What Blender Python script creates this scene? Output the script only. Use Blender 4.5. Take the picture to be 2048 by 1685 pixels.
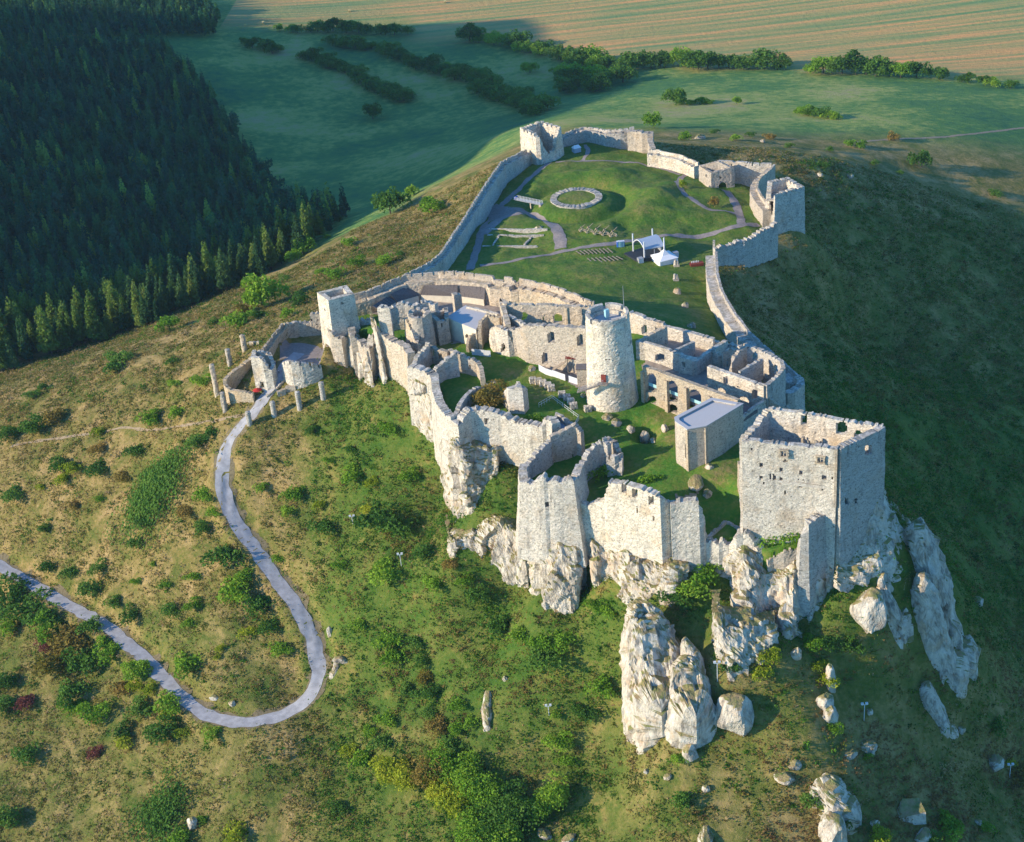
import bpy, math, random
import numpy as np
from mathutils import Matrix, Vector
for _o in list(bpy.data.objects): bpy.data.objects.remove(_o)
S = bpy.context.scene
COL = S.collection
random.seed(7); RNG = np.random.RandomState(7)
# ------------------------------------------------------------------ camera
F = 3100.; PIT = math.radians(30); ROLL = math.radians(5.5); HC = 258.
cp, sp = math.cos(PIT), math.sin(PIT); cr, sr = math.cos(ROLL), math.sin(ROLL)
FWD = np.array([0, cp, -sp]); UP0 = np.array([0, sp, cp]); RT0 = np.array([1., 0, 0])
RT = RT0*cr-UP0*sr; UPV = UP0*cr+RT0*sr; CAM = np.array([0, 0, HC])
cd = bpy.data.cameras.new('camera'); cam = bpy.data.objects.new('camera', cd); COL.objects.link(cam)
cd.sensor_width = 36; cd.lens = F/2048*36; cd.clip_start = 1; cd.clip_end = 12000
M = Matrix.Identity(4)
for i in range(3):
    M[i][0] = RT[i]; M[i][1] = UPV[i]; M[i][2] = -FWD[i]; M[i][3] = CAM[i]
cam.matrix_world = M; S.camera = cam
# ------------------------------------------------------------------ light
SUN_EL = math.radians(22); SUN_DIR = math.atan2(.25, .97)      # direction the light travels (ground plane)
W = bpy.data.worlds.new('World'); S.world = W; W.use_nodes = True
nt = W.node_tree; bg = nt.nodes['Background']; sky = nt.nodes.new('ShaderNodeTexSky')
sky.sky_type = 'NISHITA'; sky.sun_disc = False; sky.sun_elevation = SUN_EL
_tx, _ty = -math.cos(SUN_DIR), -math.sin(SUN_DIR)              # towards the sun
sky.sun_rotation = math.atan2(_tx, _ty); sky.altitude = 600; sky.dust_density = .6; sky.air_density = 1.4; sky.ozone_density = 2.5
tn = nt.nodes.new('ShaderNodeMix'); tn.data_type = 'RGBA'; tn.blend_type = 'MULTIPLY'; tn.inputs[0].default_value = 1; tn.inputs[7].default_value = (.36, .86, 1.38, 1)
nt.links.new(sky.outputs[0], tn.inputs[6]); nt.links.new(tn.outputs[2], bg.inputs[0]); bg.inputs[1].default_value = .145
sl = bpy.data.lights.new('sun', 'SUN'); sl.energy = 5.0; sl.angle = math.radians(.5); sl.color = (1, .84, .61)
so = bpy.data.objects.new('sun', sl); COL.objects.link(so)
_d = Vector((math.cos(SUN_DIR)*math.cos(SUN_EL), math.sin(SUN_DIR)*math.cos(SUN_EL), -math.sin(SUN_EL)))
so.rotation_euler = _d.to_track_quat('-Z', 'Y').to_euler(); so.location = (-300, 300, 300)
S.view_settings.view_transform = 'Standard'; S.view_settings.look = 'None'
S.view_settings.exposure = 0.47; S.view_settings.gamma = 1
HAZE = .000035
S.cycles.max_bounces = 5; S.cycles.volume_bounces = 0; S.cycles.diffuse_bounces = 3

# ------------------------------------------------------------------ surveying helpers: photo point + height -> metres
def P(px, py, z):
    d = FWD*F+RT*(px-1024)-UPV*(py-842.5)
    return d*((z-HC)/d[2])+CAM
def proj(x, y, z):
    v = [np.asarray(x, float), np.asarray(y, float), np.asarray(z, float)-HC]
    w = v[0]*FWD[0]+v[1]*FWD[1]+v[2]*FWD[2]
    a = v[0]*RT[0]+v[1]*RT[1]+v[2]*RT[2]; b = v[0]*UPV[0]+v[1]*UPV[1]+v[2]*UPV[2]
    return 1024+F*a/w, 842.5-F*b/w
def H(p, py):      # height above the spot p that shows at picture row py
    k = (842.5-py)/F
    # (v.UPV) = k (v.FWD), linear in z
    a = p[0]*UPV[0]+p[1]*UPV[1]-k*(p[0]*FWD[0]+p[1]*FWD[1]); b = UPV[2]-k*FWD[2]
    return HC-a/b
def T(px, py, z): return tuple(P(px, py, z))
def BT(px, pyb, zb, pyt):
    p = P(px, pyb, zb); return (p[0], p[1], H(p, pyt))
# ------------------------------------------------------------------ noise
_perm = RNG.permutation(256).astype(np.int64); _perm = np.concatenate([_perm, _perm, _perm]); _val = RNG.rand(256)*2-1
def vnoise(x, y, z=0.):
    x = np.asarray(x, float); y = np.asarray(y, float); z = np.asarray(z, float)+0*x
    xi = np.floor(x).astype(np.int64); yi = np.floor(y).astype(np.int64); zi = np.floor(z).astype(np.int64)
    fx, fy, fz = x-xi, y-yi, z-zi
    fx = fx*fx*(3-2*fx); fy = fy*fy*(3-2*fy); fz = fz*fz*(3-2*fz)
    def h(a, b, c): return _val[_perm[_perm[_perm[a & 255]+(b & 255)]+(c & 255)]]
    def L(a, b, t): return a+(b-a)*t
    return L(L(L(h(xi, yi, zi), h(xi+1, yi, zi), fx), L(h(xi, yi+1, zi), h(xi+1, yi+1, zi), fx), fy),
             L(L(h(xi, yi, zi+1), h(xi+1, yi, zi+1), fx), L(h(xi, yi+1, zi+1), h(xi+1, yi+1, zi+1), fx), fy), fz)
def fbm(x, y, z=0., o=4):
    s = 0; a = 1.; t = 0
    for i in range(o):
        s = s+a*vnoise(x*2**i+17*i, y*2**i+5*i, z*2**i+3*i); t += a; a *= .5
    return s/t
def facet(x, y, z, cell, vs=1.5, seed=0):
    """piecewise planar offsets, one tilted plane per irregular block: broken rock faces"""
    a, b, c = x/cell, y/cell, z/(cell*vs); ai, bi, ci = [np.floor(q).astype(np.int64) for q in (a, b, c)]
    best = np.full(a.shape, 1e9); out = np.zeros(a.shape)
    def h(i, j, k, s): return _val[_perm[_perm[_perm[(i+s) & 255]+(j & 255)]+(k & 255)]]
    for di in (-1, 0, 1):
        for dj in (-1, 0, 1):
            for dk in (-1, 0, 1):
                i, j, k = ai+di, bi+dj, ci+dk; s = seed*13
                u = a-(i+.5+.45*h(i, j, k, s)); v = b-(j+.5+.45*h(i, j, k, s+31)); w = c-(k+.5+.45*h(i, j, k, s+67)); d = u*u+v*v+w*w; m = d < best
                best = np.where(m, d, best); out = np.where(m, h(i, j, k, s+101)*.6+(h(i, j, k, s+7)*u+h(i, j, k, s+19)*v+h(i, j, k, s+43)*w)*.9, out)
    return out
# ------------------------------------------------------------------ mesh helpers
def mk(name, V, faces, mat, parent=None, smooth=False, cols=None, mats=None, midx=None):
    V = np.asarray(V, float).reshape(-1, 3)
    me = bpy.data.meshes.new(name)
    fl = [np.asarray(f, np.int64) for f in (faces if isinstance(faces, list) else [faces]) if len(f)]
    tot = np.concatenate([f.ravel() for f in fl]); ln = np.concatenate([np.full(len(f), f.shape[1]) for f in fl])
    me.vertices.add(len(V)); me.vertices.foreach_set('co', V.ravel())
    me.loops.add(len(tot)); me.loops.foreach_set('vertex_index', tot.astype(np.int32))
    me.polygons.add(len(ln)); st = np.concatenate([[0], np.cumsum(ln)[:-1]])
    me.polygons.foreach_set('loop_start', st.astype(np.int32)); me.polygons.foreach_set('loop_total', ln.astype(np.int32))
    me.polygons.foreach_set('use_smooth', np.full(len(ln), bool(smooth)))
    if cols is not None:
        a = me.color_attributes.new('Col', 'FLOAT_COLOR', 'POINT')
        c = np.ones((len(V), 4)); c[:, :cols.shape[1]] = cols; a.data.foreach_set('color', c.ravel())
    me.update(calc_edges=True)
    for m in (mats or [mat]): me.materials.append(m)
    if midx is not None: me.polygons.foreach_set('material_index', np.asarray(midx, np.int32))
    o = bpy.data.objects.new(name, me); COL.objects.link(o)
    if parent: o.parent = parent
    return o
def tag(o, label=None, cat=None, group=None, kind=None):
    if label: o['label'] = label
    if cat: o['category'] = cat
    if group: o['group'] = group
    if kind: o['kind'] = kind
    return o
def empty(name, loc=(0, 0, 0), rz=0.):
    o = bpy.data.objects.new(name, None); COL.objects.link(o); o.location = loc; o.rotation_euler = (0, 0, rz); return o
class MB:
    def __init__(s): s.v = []; s.f4 = []; s.f3 = []; s.n = 0
    def add(s, V, Q=(), Tr=()):
        V = np.asarray(V, float).reshape(-1, 3); s.v.append(V)
        if len(Q): s.f4.append(np.asarray(Q)+s.n)
        if len(Tr): s.f3.append(np.asarray(Tr)+s.n)
        s.n += len(V); return s
    def box(s, c, d, rz=0., tilt=None):
        x, y, z = [k/2 for k in d]
        V = np.array([[-x, -y, -z], [x, -y, -z], [x, y, -z], [-x, y, -z], [-x, -y, z], [x, -y, z], [x, y, z], [-x, y, z]])
        if tilt is not None:
            a = tilt; R = np.array([[math.cos(a), 0, math.sin(a)], [0, 1, 0], [-math.sin(a), 0, math.cos(a)]]); V = V@R.T
        R = np.array([[math.cos(rz), -math.sin(rz), 0], [math.sin(rz), math.cos(rz), 0], [0, 0, 1]])
        return s.add(V@R.T+np.array(c), [[0, 3, 2, 1], [4, 5, 6, 7], [0, 1, 5, 4], [1, 2, 6, 5], [2, 3, 7, 6], [3, 0, 4, 7]])
    def prism(s, poly, z0, z1):
        n = len(poly); V = [(p[0], p[1], z0) for p in poly]+[(p[0], p[1], z1) for p in poly]
        s.add(V, [[i, (i+1) % n, n+(i+1) % n, n+i] for i in range(n)])
        b = s.n-2*n; c = np.mean(np.array(poly)[:, :2], 0)
        s.v.append(np.array([[c[0], c[1], z0], [c[0], c[1], z1]])); s.n += 2
        s.f3.append(np.array([[b+(i+1) % n, b+i, b+2*n] for i in range(n)]+[[b+n+i, b+n+(i+1) % n, b+2*n+1] for i in range(n)]))
        return s
    def tube(s, a, b, r, r2=None, n=8, cap=True):
        a = np.array(a, float); b = np.array(b, float); r2 = r if r2 is None else r2
        d = b-a; d /= np.linalg.norm(d); u = np.cross(d, [0, 0, 1.] if abs(d[2]) < .9 else [1., 0, 0]); u /= np.linalg.norm(u); w = np.cross(d, u)
        t = np.arange(n)*2*math.pi/n; c = np.outer(np.cos(t), u)+np.outer(np.sin(t), w)
        V = np.vstack([a+c*r, b+c*r2, a[None], b[None]])
        s.add(V, [[i, (i+1) % n, n+(i+1) % n, n+i] for i in range(n)],
              ([[(i+1) % n, i, 2*n] for i in range(n)]+[[n+i, n+(i+1) % n, 2*n+1] for i in range(n)]) if cap else ())
        return s
    def build(s, name, mat, parent=None, smooth=False):
        fs = []
        if s.f4: fs.append(np.vstack(s.f4))
        if s.f3: fs.append(np.vstack(s.f3))
        return mk(name, np.vstack(s.v), fs, mat, parent, smooth)
# ------------------------------------------------------------------ materials
def newmat(name, rough=.9):
    m = bpy.data.materials.new(name); m.use_nodes = True; n = m.node_tree; b = n.nodes['Principled BSDF']
    b.inputs['Roughness'].default_value = rough; b.inputs['Specular IOR Level'].default_value = .15
    return m, n, b
def N(n, t, **k):
    x = n.nodes.new(t)
    for a, v in k.items(): setattr(x, a, v)
    return x
def noise(n, vec, scale, detail=4, rough=.55, dist=0.):
    x = N(n, 'ShaderNodeTexNoise'); x.inputs['Scale'].default_value = scale; x.inputs['Detail'].default_value = detail
    x.inputs['Roughness'].default_value = rough; x.inputs['Distortion'].default_value = dist
    n.links.new(vec, x.inputs['Vector']); return x.outputs['Fac']
def vmap(n, vec, sc):
    x = N(n, 'ShaderNodeMapping'); x.inputs['Scale'].default_value = sc; n.links.new(vec, x.inputs['Vector']); return x.outputs[0]
def ramp(n, fac, stops):
    x = N(n, 'ShaderNodeValToRGB'); e = x.color_ramp.elements
    while len(e) < len(stops): e.new(.5)
    for i, (p, c) in enumerate(stops): e[i].position = p; e[i].color = (*c, 1) if len(c) == 3 else c
    n.links.new(fac, x.inputs[0]); return x.outputs[0]
def mix(n, fac, a, b, mode='MIX'):
    x = N(n, 'ShaderNodeMix', data_type='RGBA', blend_type=mode)
    for i, s in ((0, fac), (6, a), (7, b)):
        if isinstance(s, (int, float)): x.inputs[i].default_value = s
        elif isinstance(s, tuple): x.inputs[i].default_value = (*s, 1)
        else: n.links.new(s, x.inputs[i])
    return x.outputs[2]
def bump(n, b, h, strength=.5, dist=.3):
    x = N(n, 'ShaderNodeBump'); x.inputs['Strength'].default_value = strength; x.inputs['Distance'].default_value = dist
    n.links.new(h, x.inputs['Height']); n.links.new(x.outputs[0], b.inputs['Normal'])
def geo(n): return N(n, 'ShaderNodeNewGeometry')
def math_(n, op, a, b=0.):
    x = N(n, 'ShaderNodeMath', operation=op)
    for i, s in ((0, a), (1, b)):
        if isinstance(s, (int, float)): x.inputs[i].default_value = s
        else: n.links.new(s, x.inputs[i])
    return x.outputs[0]
def smap(n, v, a, b):
    x = N(n, 'ShaderNodeMapRange', interpolation_type='SMOOTHSTEP'); x.inputs[1].default_value = a; x.inputs[2].default_value = b
    n.links.new(v, x.inputs[0]); return x.outputs[0]
def masonry(name, tint, ochre=.5, dark=.5, moss=.5):
    m, n, b = newmat(name); g = geo(n); p = g.outputs['Position']
    v = N(n, 'ShaderNodeTexVoronoi', feature='F1'); v.inputs['Scale'].default_value = 1.0
    n.links.new(vmap(n, p, (2.1, 2.1, 3.4)), v.inputs['Vector'])
    ve = N(n, 'ShaderNodeTexVoronoi', feature='DISTANCE_TO_EDGE'); ve.inputs['Scale'].default_value = 1.0
    n.links.new(vmap(n, p, (2.1, 2.1, 3.4)), ve.inputs['Vector'])
    sepc = N(n, 'ShaderNodeSeparateColor'); n.links.new(v.outputs['Color'], sepc.inputs[0])
    c = ramp(n, sepc.outputs[0], [(0, tuple(t*.62 for t in tint)), (.25, tuple(t*.88 for t in tint)), (.62, tint), (1, tuple(min(1, t*1.12) for t in tint))])
    c = mix(n, smap(n, noise(n, p, .16, 5), .48, .68), c, (.62, .44, .27), 'MIX') if ochre >= 1 else mix(n, math_(n, 'MULTIPLY', smap(n, noise(n, p, .16, 5), .5, .72), ochre), c, (.56, .40, .24))
    c = mix(n, math_(n, 'MULTIPLY', smap(n, noise(n, vmap(n, p, (.5, .5, .16)), 1.0, 6, .65), .5, .75), dark), c, (.22, .21, .19))
    c = mix(n, math_(n, 'MULTIPLY', smap(n, ve.outputs[0], .07, .0), .35), c, (.34, .30, .25))
    c = mix(n, math_(n, 'MULTIPLY', smap(n, noise(n, vmap(n, p, (.12, .12, 1.3)), 1.0, 4, .6), .5, .62), .22), c, (.36, .31, .25))
    c = mix(n, math_(n, 'MULTIPLY', smap(n, noise(n, p, 1.5, 3, .6), .60, .68), .75), c, (.12, .11, .10))
    nz = N(n, 'ShaderNodeSeparateXYZ'); n.links.new(g.outputs['Normal'], nz.inputs[0])
    mo = math_(n, 'MULTIPLY', smap(n, nz.outputs[2], .6, .9), math_(n, 'MULTIPLY', smap(n, noise(n, p, .6, 5), .42, .62), moss))
    c = mix(n, mo, c, (.17, .15, .09))
    oi = N(n, 'ShaderNodeObjectInfo'); hv = N(n, 'ShaderNodeHueSaturation'); n.links.new(math_(n, 'ADD', math_(n, 'MULTIPLY', oi.outputs['Random'], .26), .84), hv.inputs['Value']); n.links.new(math_(n, 'ADD', math_(n, 'MULTIPLY', oi.outputs['Random'], .28), .85), hv.inputs['Saturation']); n.links.new(c, hv.inputs['Color'])
    n.links.new(hv.outputs[0], b.inputs['Base Color'])
    hh = math_(n, 'ADD', math_(n, 'MULTIPLY', smap(n, ve.outputs[0], 0, .12), .6), noise(n, p, 2.2, 5))
    bump(n, b, hh, .6, .22)
    return m
M_WALL = masonry('pale_limestone_masonry', (.64, .54, .42), .65, .75)
M_WALLW = masonry('white_limestone_masonry', (.75, .67, .55), .6, .8)
M_WALLO = masonry('ochre_masonry', (.56, .45, .32), .7, .5)
M_WALLG = masonry('grey_masonry', (.60, .55, .48), .35, .7)
def rockmat():
    m, n, b = newmat('limestone_rock'); g = geo(n); p = g.outputs['Position']
    c = ramp(n, noise(n, vmap(n, p, (1, 1, .45)), .35, 8, .68, .6), [(.30, (.14, .125, .105)), (.41, (.36, .31, .25)), (.51, (.60, .53, .43)), (.66, (.72, .65, .55)), (.85, (.78, .73, .64))])
    c = mix(n, math_(n, 'MULTIPLY', smap(n, noise(n, p, .13, 6, .6, 1.), .52, .68), .6), c, (.60, .42, .26))
    v = N(n, 'ShaderNodeTexVoronoi', feature='DISTANCE_TO_EDGE'); v.inputs['Scale'].default_value = .42
    wv = N(n, 'ShaderNodeVectorMath', operation='ADD'); nz0 = N(n, 'ShaderNodeTexNoise'); nz0.inputs['Scale'].default_value = .5; n.links.new(p, nz0.inputs['Vector'])
    sc = N(n, 'ShaderNodeVectorMath', operation='SCALE'); sc.inputs[3].default_value = 3.; n.links.new(nz0.outputs['Color'], sc.inputs[0])
    n.links.new(vmap(n, p, (1, 1, .5)), wv.inputs[0]); n.links.new(sc.outputs[0], wv.inputs[1]); n.links.new(wv.outputs[0], v.inputs['Vector'])
    c = mix(n, math_(n, 'MULTIPLY', smap(n, v.outputs[0], .04, 0), .22), c, (.20, .18, .16))
    c = mix(n, math_(n, 'MULTIPLY', smap(n, noise(n, p, 1.6, 6, .7), .55, .7), .45), c, (.30, .28, .25))
    nz = N(n, 'ShaderNodeSeparateXYZ'); n.links.new(g.outputs['Normal'], nz.inputs[0])
    mo = math_(n, 'MULTIPLY', smap(n, math_(n, 'ADD', nz.outputs[2], math_(n, 'MULTIPLY', noise(n, p, .35, 5), .7)), .86, 1.15), .92)
    gc = ramp(n, noise(n, p, .5, 5), [(.35, (.16, .19, .04)), (.52, (.27, .22, .08)), (.7, (.34, .22, .11))])
    c = mix(n, mo, c, gc)
    n.links.new(c, b.inputs['Base Color'])
    bump(n, b, math_(n, 'ADD', noise(n, vmap(n, p, (1, 1, .6)), .9, 8, .7, .8), math_(n, 'MULTIPLY', smap(n, v.outputs[0], 0, .12), .12)), .9, .8)
    return m
M_ROCK = rockmat()
def plain(name, c, rough=.8, var=.15, metal=0., sc=1.5):
    m, n, b = newmat(name, rough); p = geo(n).outputs['Position']
    n.links.new(ramp(n, noise(n, p, sc, 4), [(.3, tuple(k*(1-var) for k in c)), (.7, tuple(min(1, k*(1+var)) for k in c))]), b.inputs['Base Color'])
    b.inputs['Metallic'].default_value = metal; return m
def groundmat():
    m, n, b = newmat('hill_grass'); g = geo(n); p = g.outputs['Position']
    at = N(n, 'ShaderNodeVertexColor', layer_name='Col'); s = N(n, 'ShaderNodeSeparateColor'); n.links.new(at.outputs[0], s.inputs[0])
    big = noise(n, p, .02, 5, .6); med = noise(n, p, .09, 6, .65, .5); fine = noise(n, p, .7, 7, .72)
    f = math_(n, 'ADD', math_(n, 'MULTIPLY', med, .62), math_(n, 'MULTIPLY', fine, .38))
    dry = ramp(n, f, [(.30, (.06, .085, .016)), (.41, (.115, .135, .026)), (.49, (.215, .175, .05)), (.58, (.36, .255, .10)), (.72, (.48, .33, .16))])
    lush = ramp(n, f, [(.30, (.022, .07, .009)), (.43, (.05, .125, .013)), (.54, (.10, .155, .02)), (.63, (.22, .185, .042)), (.76, (.34, .21, .08))])
    hill = mix(n, s.outputs[0], dry, lush)
    lawn = ramp(n, math_(n, 'ADD', math_(n, 'MULTIPLY', noise(n, p, .07, 5), .55), math_(n, 'MULTIPLY', fine, .45)),
                [(.3, (.03, .12, .012)), (.45, (.06, .17, .018)), (.54, (.13, .19, .03)), (.64, (.28, .22, .08))])
    c = mix(n, s.outputs[1], hill, lawn)
    # far meadows and the stubble field
    mead = ramp(n, math_(n, 'ADD', math_(n, 'MULTIPLY', noise(n, p, .012, 5), .6), math_(n, 'MULTIPLY', noise(n, p, .15, 6, .7), .4)),
                [(.35, (.035, .13, .05)), (.48, (.10, .21, .05)), (.56, (.28, .32, .08)), (.68, (.40, .31, .16))])
    wv = N(n, 'ShaderNodeTexWave', wave_type='BANDS', bands_direction='Y'); wv.inputs['Scale'].default_value = .030
    wv.inputs['Distortion'].default_value = 5.; wv.inputs['Detail'].default_value = 4; wv.inputs['Detail Scale'].default_value = .6
    rt = N(n, 'ShaderNodeMapping'); rt.inputs['Rotation'].default_value = (0, 0, math.radians(-22)); rt.inputs['Scale'].default_value = (.22, 1, 1)
    n.links.new(p, rt.inputs[0]); n.links.new(rt.outputs[0], wv.inputs[0])
    sf = math_(n, 'ADD', math_(n, 'ADD', math_(n, 'MULTIPLY', wv.outputs['Fac'], .06), math_(n, 'MULTIPLY', noise(n, vmap(n, rt.outputs[0], (.30, 2.2, 1)), .05, 7, .75), .8)), math_(n, 'MULTIPLY', noise(n, p, .006, 3), .25))
    stub = ramp(n, sf, [(.42, (.14, .25, .09)), (.51, (.28, .29, .10)), (.58, (.44, .31, .11)), (.68, (.72, .33, .12))])
    far = mix(n, at.outputs['Alpha'], stub, mead)   # alpha 1 = meadow, 0 = stubble
    c = mix(n, s.outputs[2], c, far)
    n.links.new(c, b.inputs['Base Color'])
    bump(n, b, math_(n, 'ADD', noise(n, p, .9, 8, .75), math_(n, 'MULTIPLY', noise(n, p, .25, 4), 1.5)), .8, .7)
    return m
M_GROUND = groundmat()
def thin(n, b, c):      # leaves let some light through
    n.links.new(c, b.inputs['Base Color']); t = N(n, 'ShaderNodeBsdfTranslucent'); n.links.new(c, t.inputs[0]); x = N(n, 'ShaderNodeMixShader'); x.inputs[0].default_value = .4
    n.links.new(b.outputs[0], x.inputs[1]); n.links.new(t.outputs[0], x.inputs[2]); n.links.new(x.outputs[0], n.nodes['Material Output'].inputs['Surface'])
def leafmat(name, cols, sc=.3):
    m, n, b = newmat(name, .75); p = geo(n).outputs['Position']
    oi = N(n, 'ShaderNodeObjectInfo')
    f = math_(n, 'ADD', math_(n, 'MULTIPLY', noise(n, p, sc, 5, .7), .75), math_(n, 'MULTIPLY', oi.outputs['Random'], .25))
    c = ramp(n, f, [(.32+.4*i/(len(cols)-1), c) for i, c in enumerate(cols)]); thin(n, b, c)
    return m
M_SPRUCE = leafmat('conifer_needles', [(.035, .10, .04), (.07, .16, .05), (.15, .25, .07)], .05)
M_LARCH = leafmat('larch_needles', [(.09, .18, .025), (.17, .27, .045), (.28, .34, .08)], .08)
M_LEAF = leafmat('dark_green_leaves', [(.05, .13, .02), (.10, .22, .03), (.18, .30, .05)])
M_LEAFB = leafmat('bright_green_leaves', [(.12, .26, .02), (.21, .37, .03), (.32, .46, .05)])
M_LEAFY = leafmat('yellow_green_leaves', [(.20, .28, .015), (.36, .42, .03), (.50, .48, .05)])
M_LEAFR = leafmat('red_brown_leaves', [(.13, .05, .04), (.24, .08, .06), (.32, .12, .08)])
M_LEAFO = leafmat('rust_olive_leaves', [(.14, .14, .02), (.30, .22, .05), (.42, .28, .08)])
M_BARK = plain('bark', (.10, .08, .06))
M_ROAD = plain('pale_asphalt', (.36, .35, .355), .9, .22, sc=.45)
M_PATH = plain('gravel_path', (.27, .23, .21), .95, .18, sc=.9)
M_DIRT = plain('trodden_dirt', (.33, .25, .16), .95, .2)
M_VERGE = plain('worn_verge', (.20, .16, .09), .95, .3)
M_METAL = plain('white_metal', (.62, .64, .66), .4, .05)
M_GREY = plain('grey_metal', (.30, .31, .33), .5, .1)
M_FABRIC = plain('white_canvas', (.78, .77, .76), .8, .03)
M_BLUEC = plain('blue_grey_canvas', (.34, .41, .50), .7, .05)
M_DARK = plain('dark_metal', (.035, .04, .05), .6, .2)
M_ROOF = plain('dark_shingle_roof', (.16, .14, .135), .85, .25, sc=2.5)
M_BLUE = plain('bright_blue_plastic', (.02, .12, .55), .5, .05)
M_CYAN = plain('pale_turquoise_panel', (.32, .55, .58), .4, .1)
M_RED = plain('red_cloth', (.45, .04, .03), .7, .1)
M_REDB = plain('red_brown_boards', (.22, .05, .035), .8, .2)
M_WOOD = plain('weathered_wood', (.30, .24, .18), .85, .25, sc=3)
M_WOODL = plain('pale_timber', (.60, .47, .30), .8, .12, sc=3)
M_FLAT = plain('pale_flat_roof', (.45, .44, .44), .95, .08, sc=5.)
M_PLASTER = plain('cream_plaster', (.70, .62, .48), .9, .1, sc=.8)
M_DEEP = plain('window_dark', (.05, .05, .055), .6, .3)
M_HAY = plain('straw', (.50, .40, .18), .9, .15)
M_SKIN = plain('skin', (.45, .27, .18), .7, .05)
# ------------------------------------------------------------------ terrain heights, surveyed from the photograph
CT = [ # (px, py, height)
 (0,0,-55),(400,0,-85),(800,0,-95),(1200,0,-97),(1600,0,-97),(2048,0,-97),(600,70,-88),(1000,90,-94),(1500,140,-90),(2048,160,-92),
 (480,190,-86),(700,300,-90),(900,220,-92),(1100,190,-87),(1150,150,-90),(1300,200,-68),(1600,220,-60),(1900,220,-64),(1300,240,-48),(1500,250,-42),(1800,275,-46),
 (1330,285,-14),(1450,275,-26),(1600,270,-40),(1700,300,-34),(1660,345,-22),(1900,350,-50),(2048,330,-60),(2048,290,-62),
 (1640,480,-26),(1720,500,-38),(1900,500,-56),(2048,560,-74),(1560,640,-22),(1700,650,-48),(1900,700,-68),(2048,800,-84),(1650,780,-26),(1750,740,-42),
 (1830,860,-52),(1900,1000,-66),(2048,1000,-84),(2048,1300,-78),(2048,1600,-74),(1915,1490,-52),(1960,1375,-47),(1925,1375,-42),(1850,1340,-32),
 (0,1685,-83),(300,1685,-74),(600,1685,-65),(1024,1685,-53),(1400,1685,-40),(1750,1685,-45),(2048,1685,-68),
 (900,1400,-40),(1100,1400,-33),(700,1200,-31),(800,1000,-13),(650,1000,-18),(620,900,-9),(600,1200,-37),(520,1000,-22),(560,830,-4),(500,860,-6),
 (440,960,-18),(480,1080,-30),(560,1180,-38),(630,1290,-45),(640,1360,-49),(590,1420,-53),(500,1445,-54),(420,1420,-55),(330,1340,-56),(200,1240,-57),(90,1170,-59),(0,1130,-61),
 (450,1250,-44),(300,1100,-39),(300,950,-28),(100,1000,-43),(0,900,-40),(350,820,-16),(200,800,-26),(0,790,-42),(200,1500,-69),(0,1400,-71),(700,1500,-56),(850,1250,-31),(1000,1280,-30),
 (700,860,-3),(740,800,1),
 (450,700,-6),(300,705,-20),(560,620,-4),(620,575,-9),(500,600,-18),(700,520,-13),(700,470,-30),(780,440,-30),(850,480,-10),(900,410,-20),(1000,335,-9),(850,385,-32),(950,345,-20),(760,560,-2),
 (600,520,-44),(400,605,-50),(200,690,-50),(0,775,-47),(700,430,-58),(600,450,-66),(300,550,-72),(0,650,-68),(0,400,-66),(300,350,-76),(480,320,-84),(0,150,-52),(200,100,-62),(330,180,-76),
 (800,390,-66),(920,325,-60),(1030,262,-46),
 # lower bailey
 (1000,450,0),(1100,500,0),(1300,520,-1),(1420,470,-3),(1500,440,-4),(1450,395,-4),(1250,300,-4),(1150,320,-2.5),(1200,282,-5),(930,525,0),(1150,540,3),(1300,600,2),(1400,620,2),(1040,560,2),(1360,420,-1),(1280,345,-1),(1350,345,-3),(1530,400,-6),(1445,532,-3.5),(1492,514,-5),(1540,492,-7),(1578,472,-8),(1612,470,-10),(1100,300,-3),(970,470,0),(1080,350,-1),
 (1400,1160,-1),(1700,1260,-12),(1780,1250,-15),(1340,1450,-25),(1500,1400,-20),(1400,1441,-26),(1400,1380,-20),(1400,1300,-13),(1450,1350,-16),(1466,1440,-25),(1600,1450,-24),(1600,1560,-34),(1250,1350,-25),
 (1700,1370,-24),(1750,1500,-36),(1240,1550,-43)]
GH = [(-3000,4500,-100),(3000,4500,-100),(0,3000,-100),(-1500,2500,-60),(1500,2500,-98),(-900,1100,10),(-700,700,-20),(-450,400,-95),(-300,250,-110),(0,150,-120),(300,200,-125),(500,400,-125),(800,900,-110),(1500,1200,-105),(-1800,1800,40),(-500,1500,-50),(3000,500,-120),(-3000,500,-60)]
FEET = []
CL = []
def Zy(px, py, y):
    d = FWD*F+RT*(px-1024)-UPV*(py-842.5); return float(HC+d[2]/d[1]*y)
def _cap(*a, **k): CL.append((a, k))
_cap('broken white rock steps under the left square tower', [(643,590,30,[(668,.5),(690,1.5)]),(660,600,30,[(672,1),(700,3),(722,4)]),(680,640,19,[(668,2),(705,5),(742,7)]),(700,652,19,[(672,2.5),(720,6),(770,8)]),(718,668,18.5,[(690,2.5),(730,5),(760,7)]),(736,690,19,[(705,2),(740,4),(768,6)])], .9, group='limestone cliffs under the castle')
_cap('narrow ochre stained rock edge left of the west bastion', [(742,626,31,[(650,1.5),(700,2.5),(768,4)]),(748,628,31.5,[(655,2.),(710,4),(775,5.5)]),(756,650,28,[(690,2.2),(730,4),(776,5.2)])], .6, group='limestone cliffs under the castle')
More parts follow.
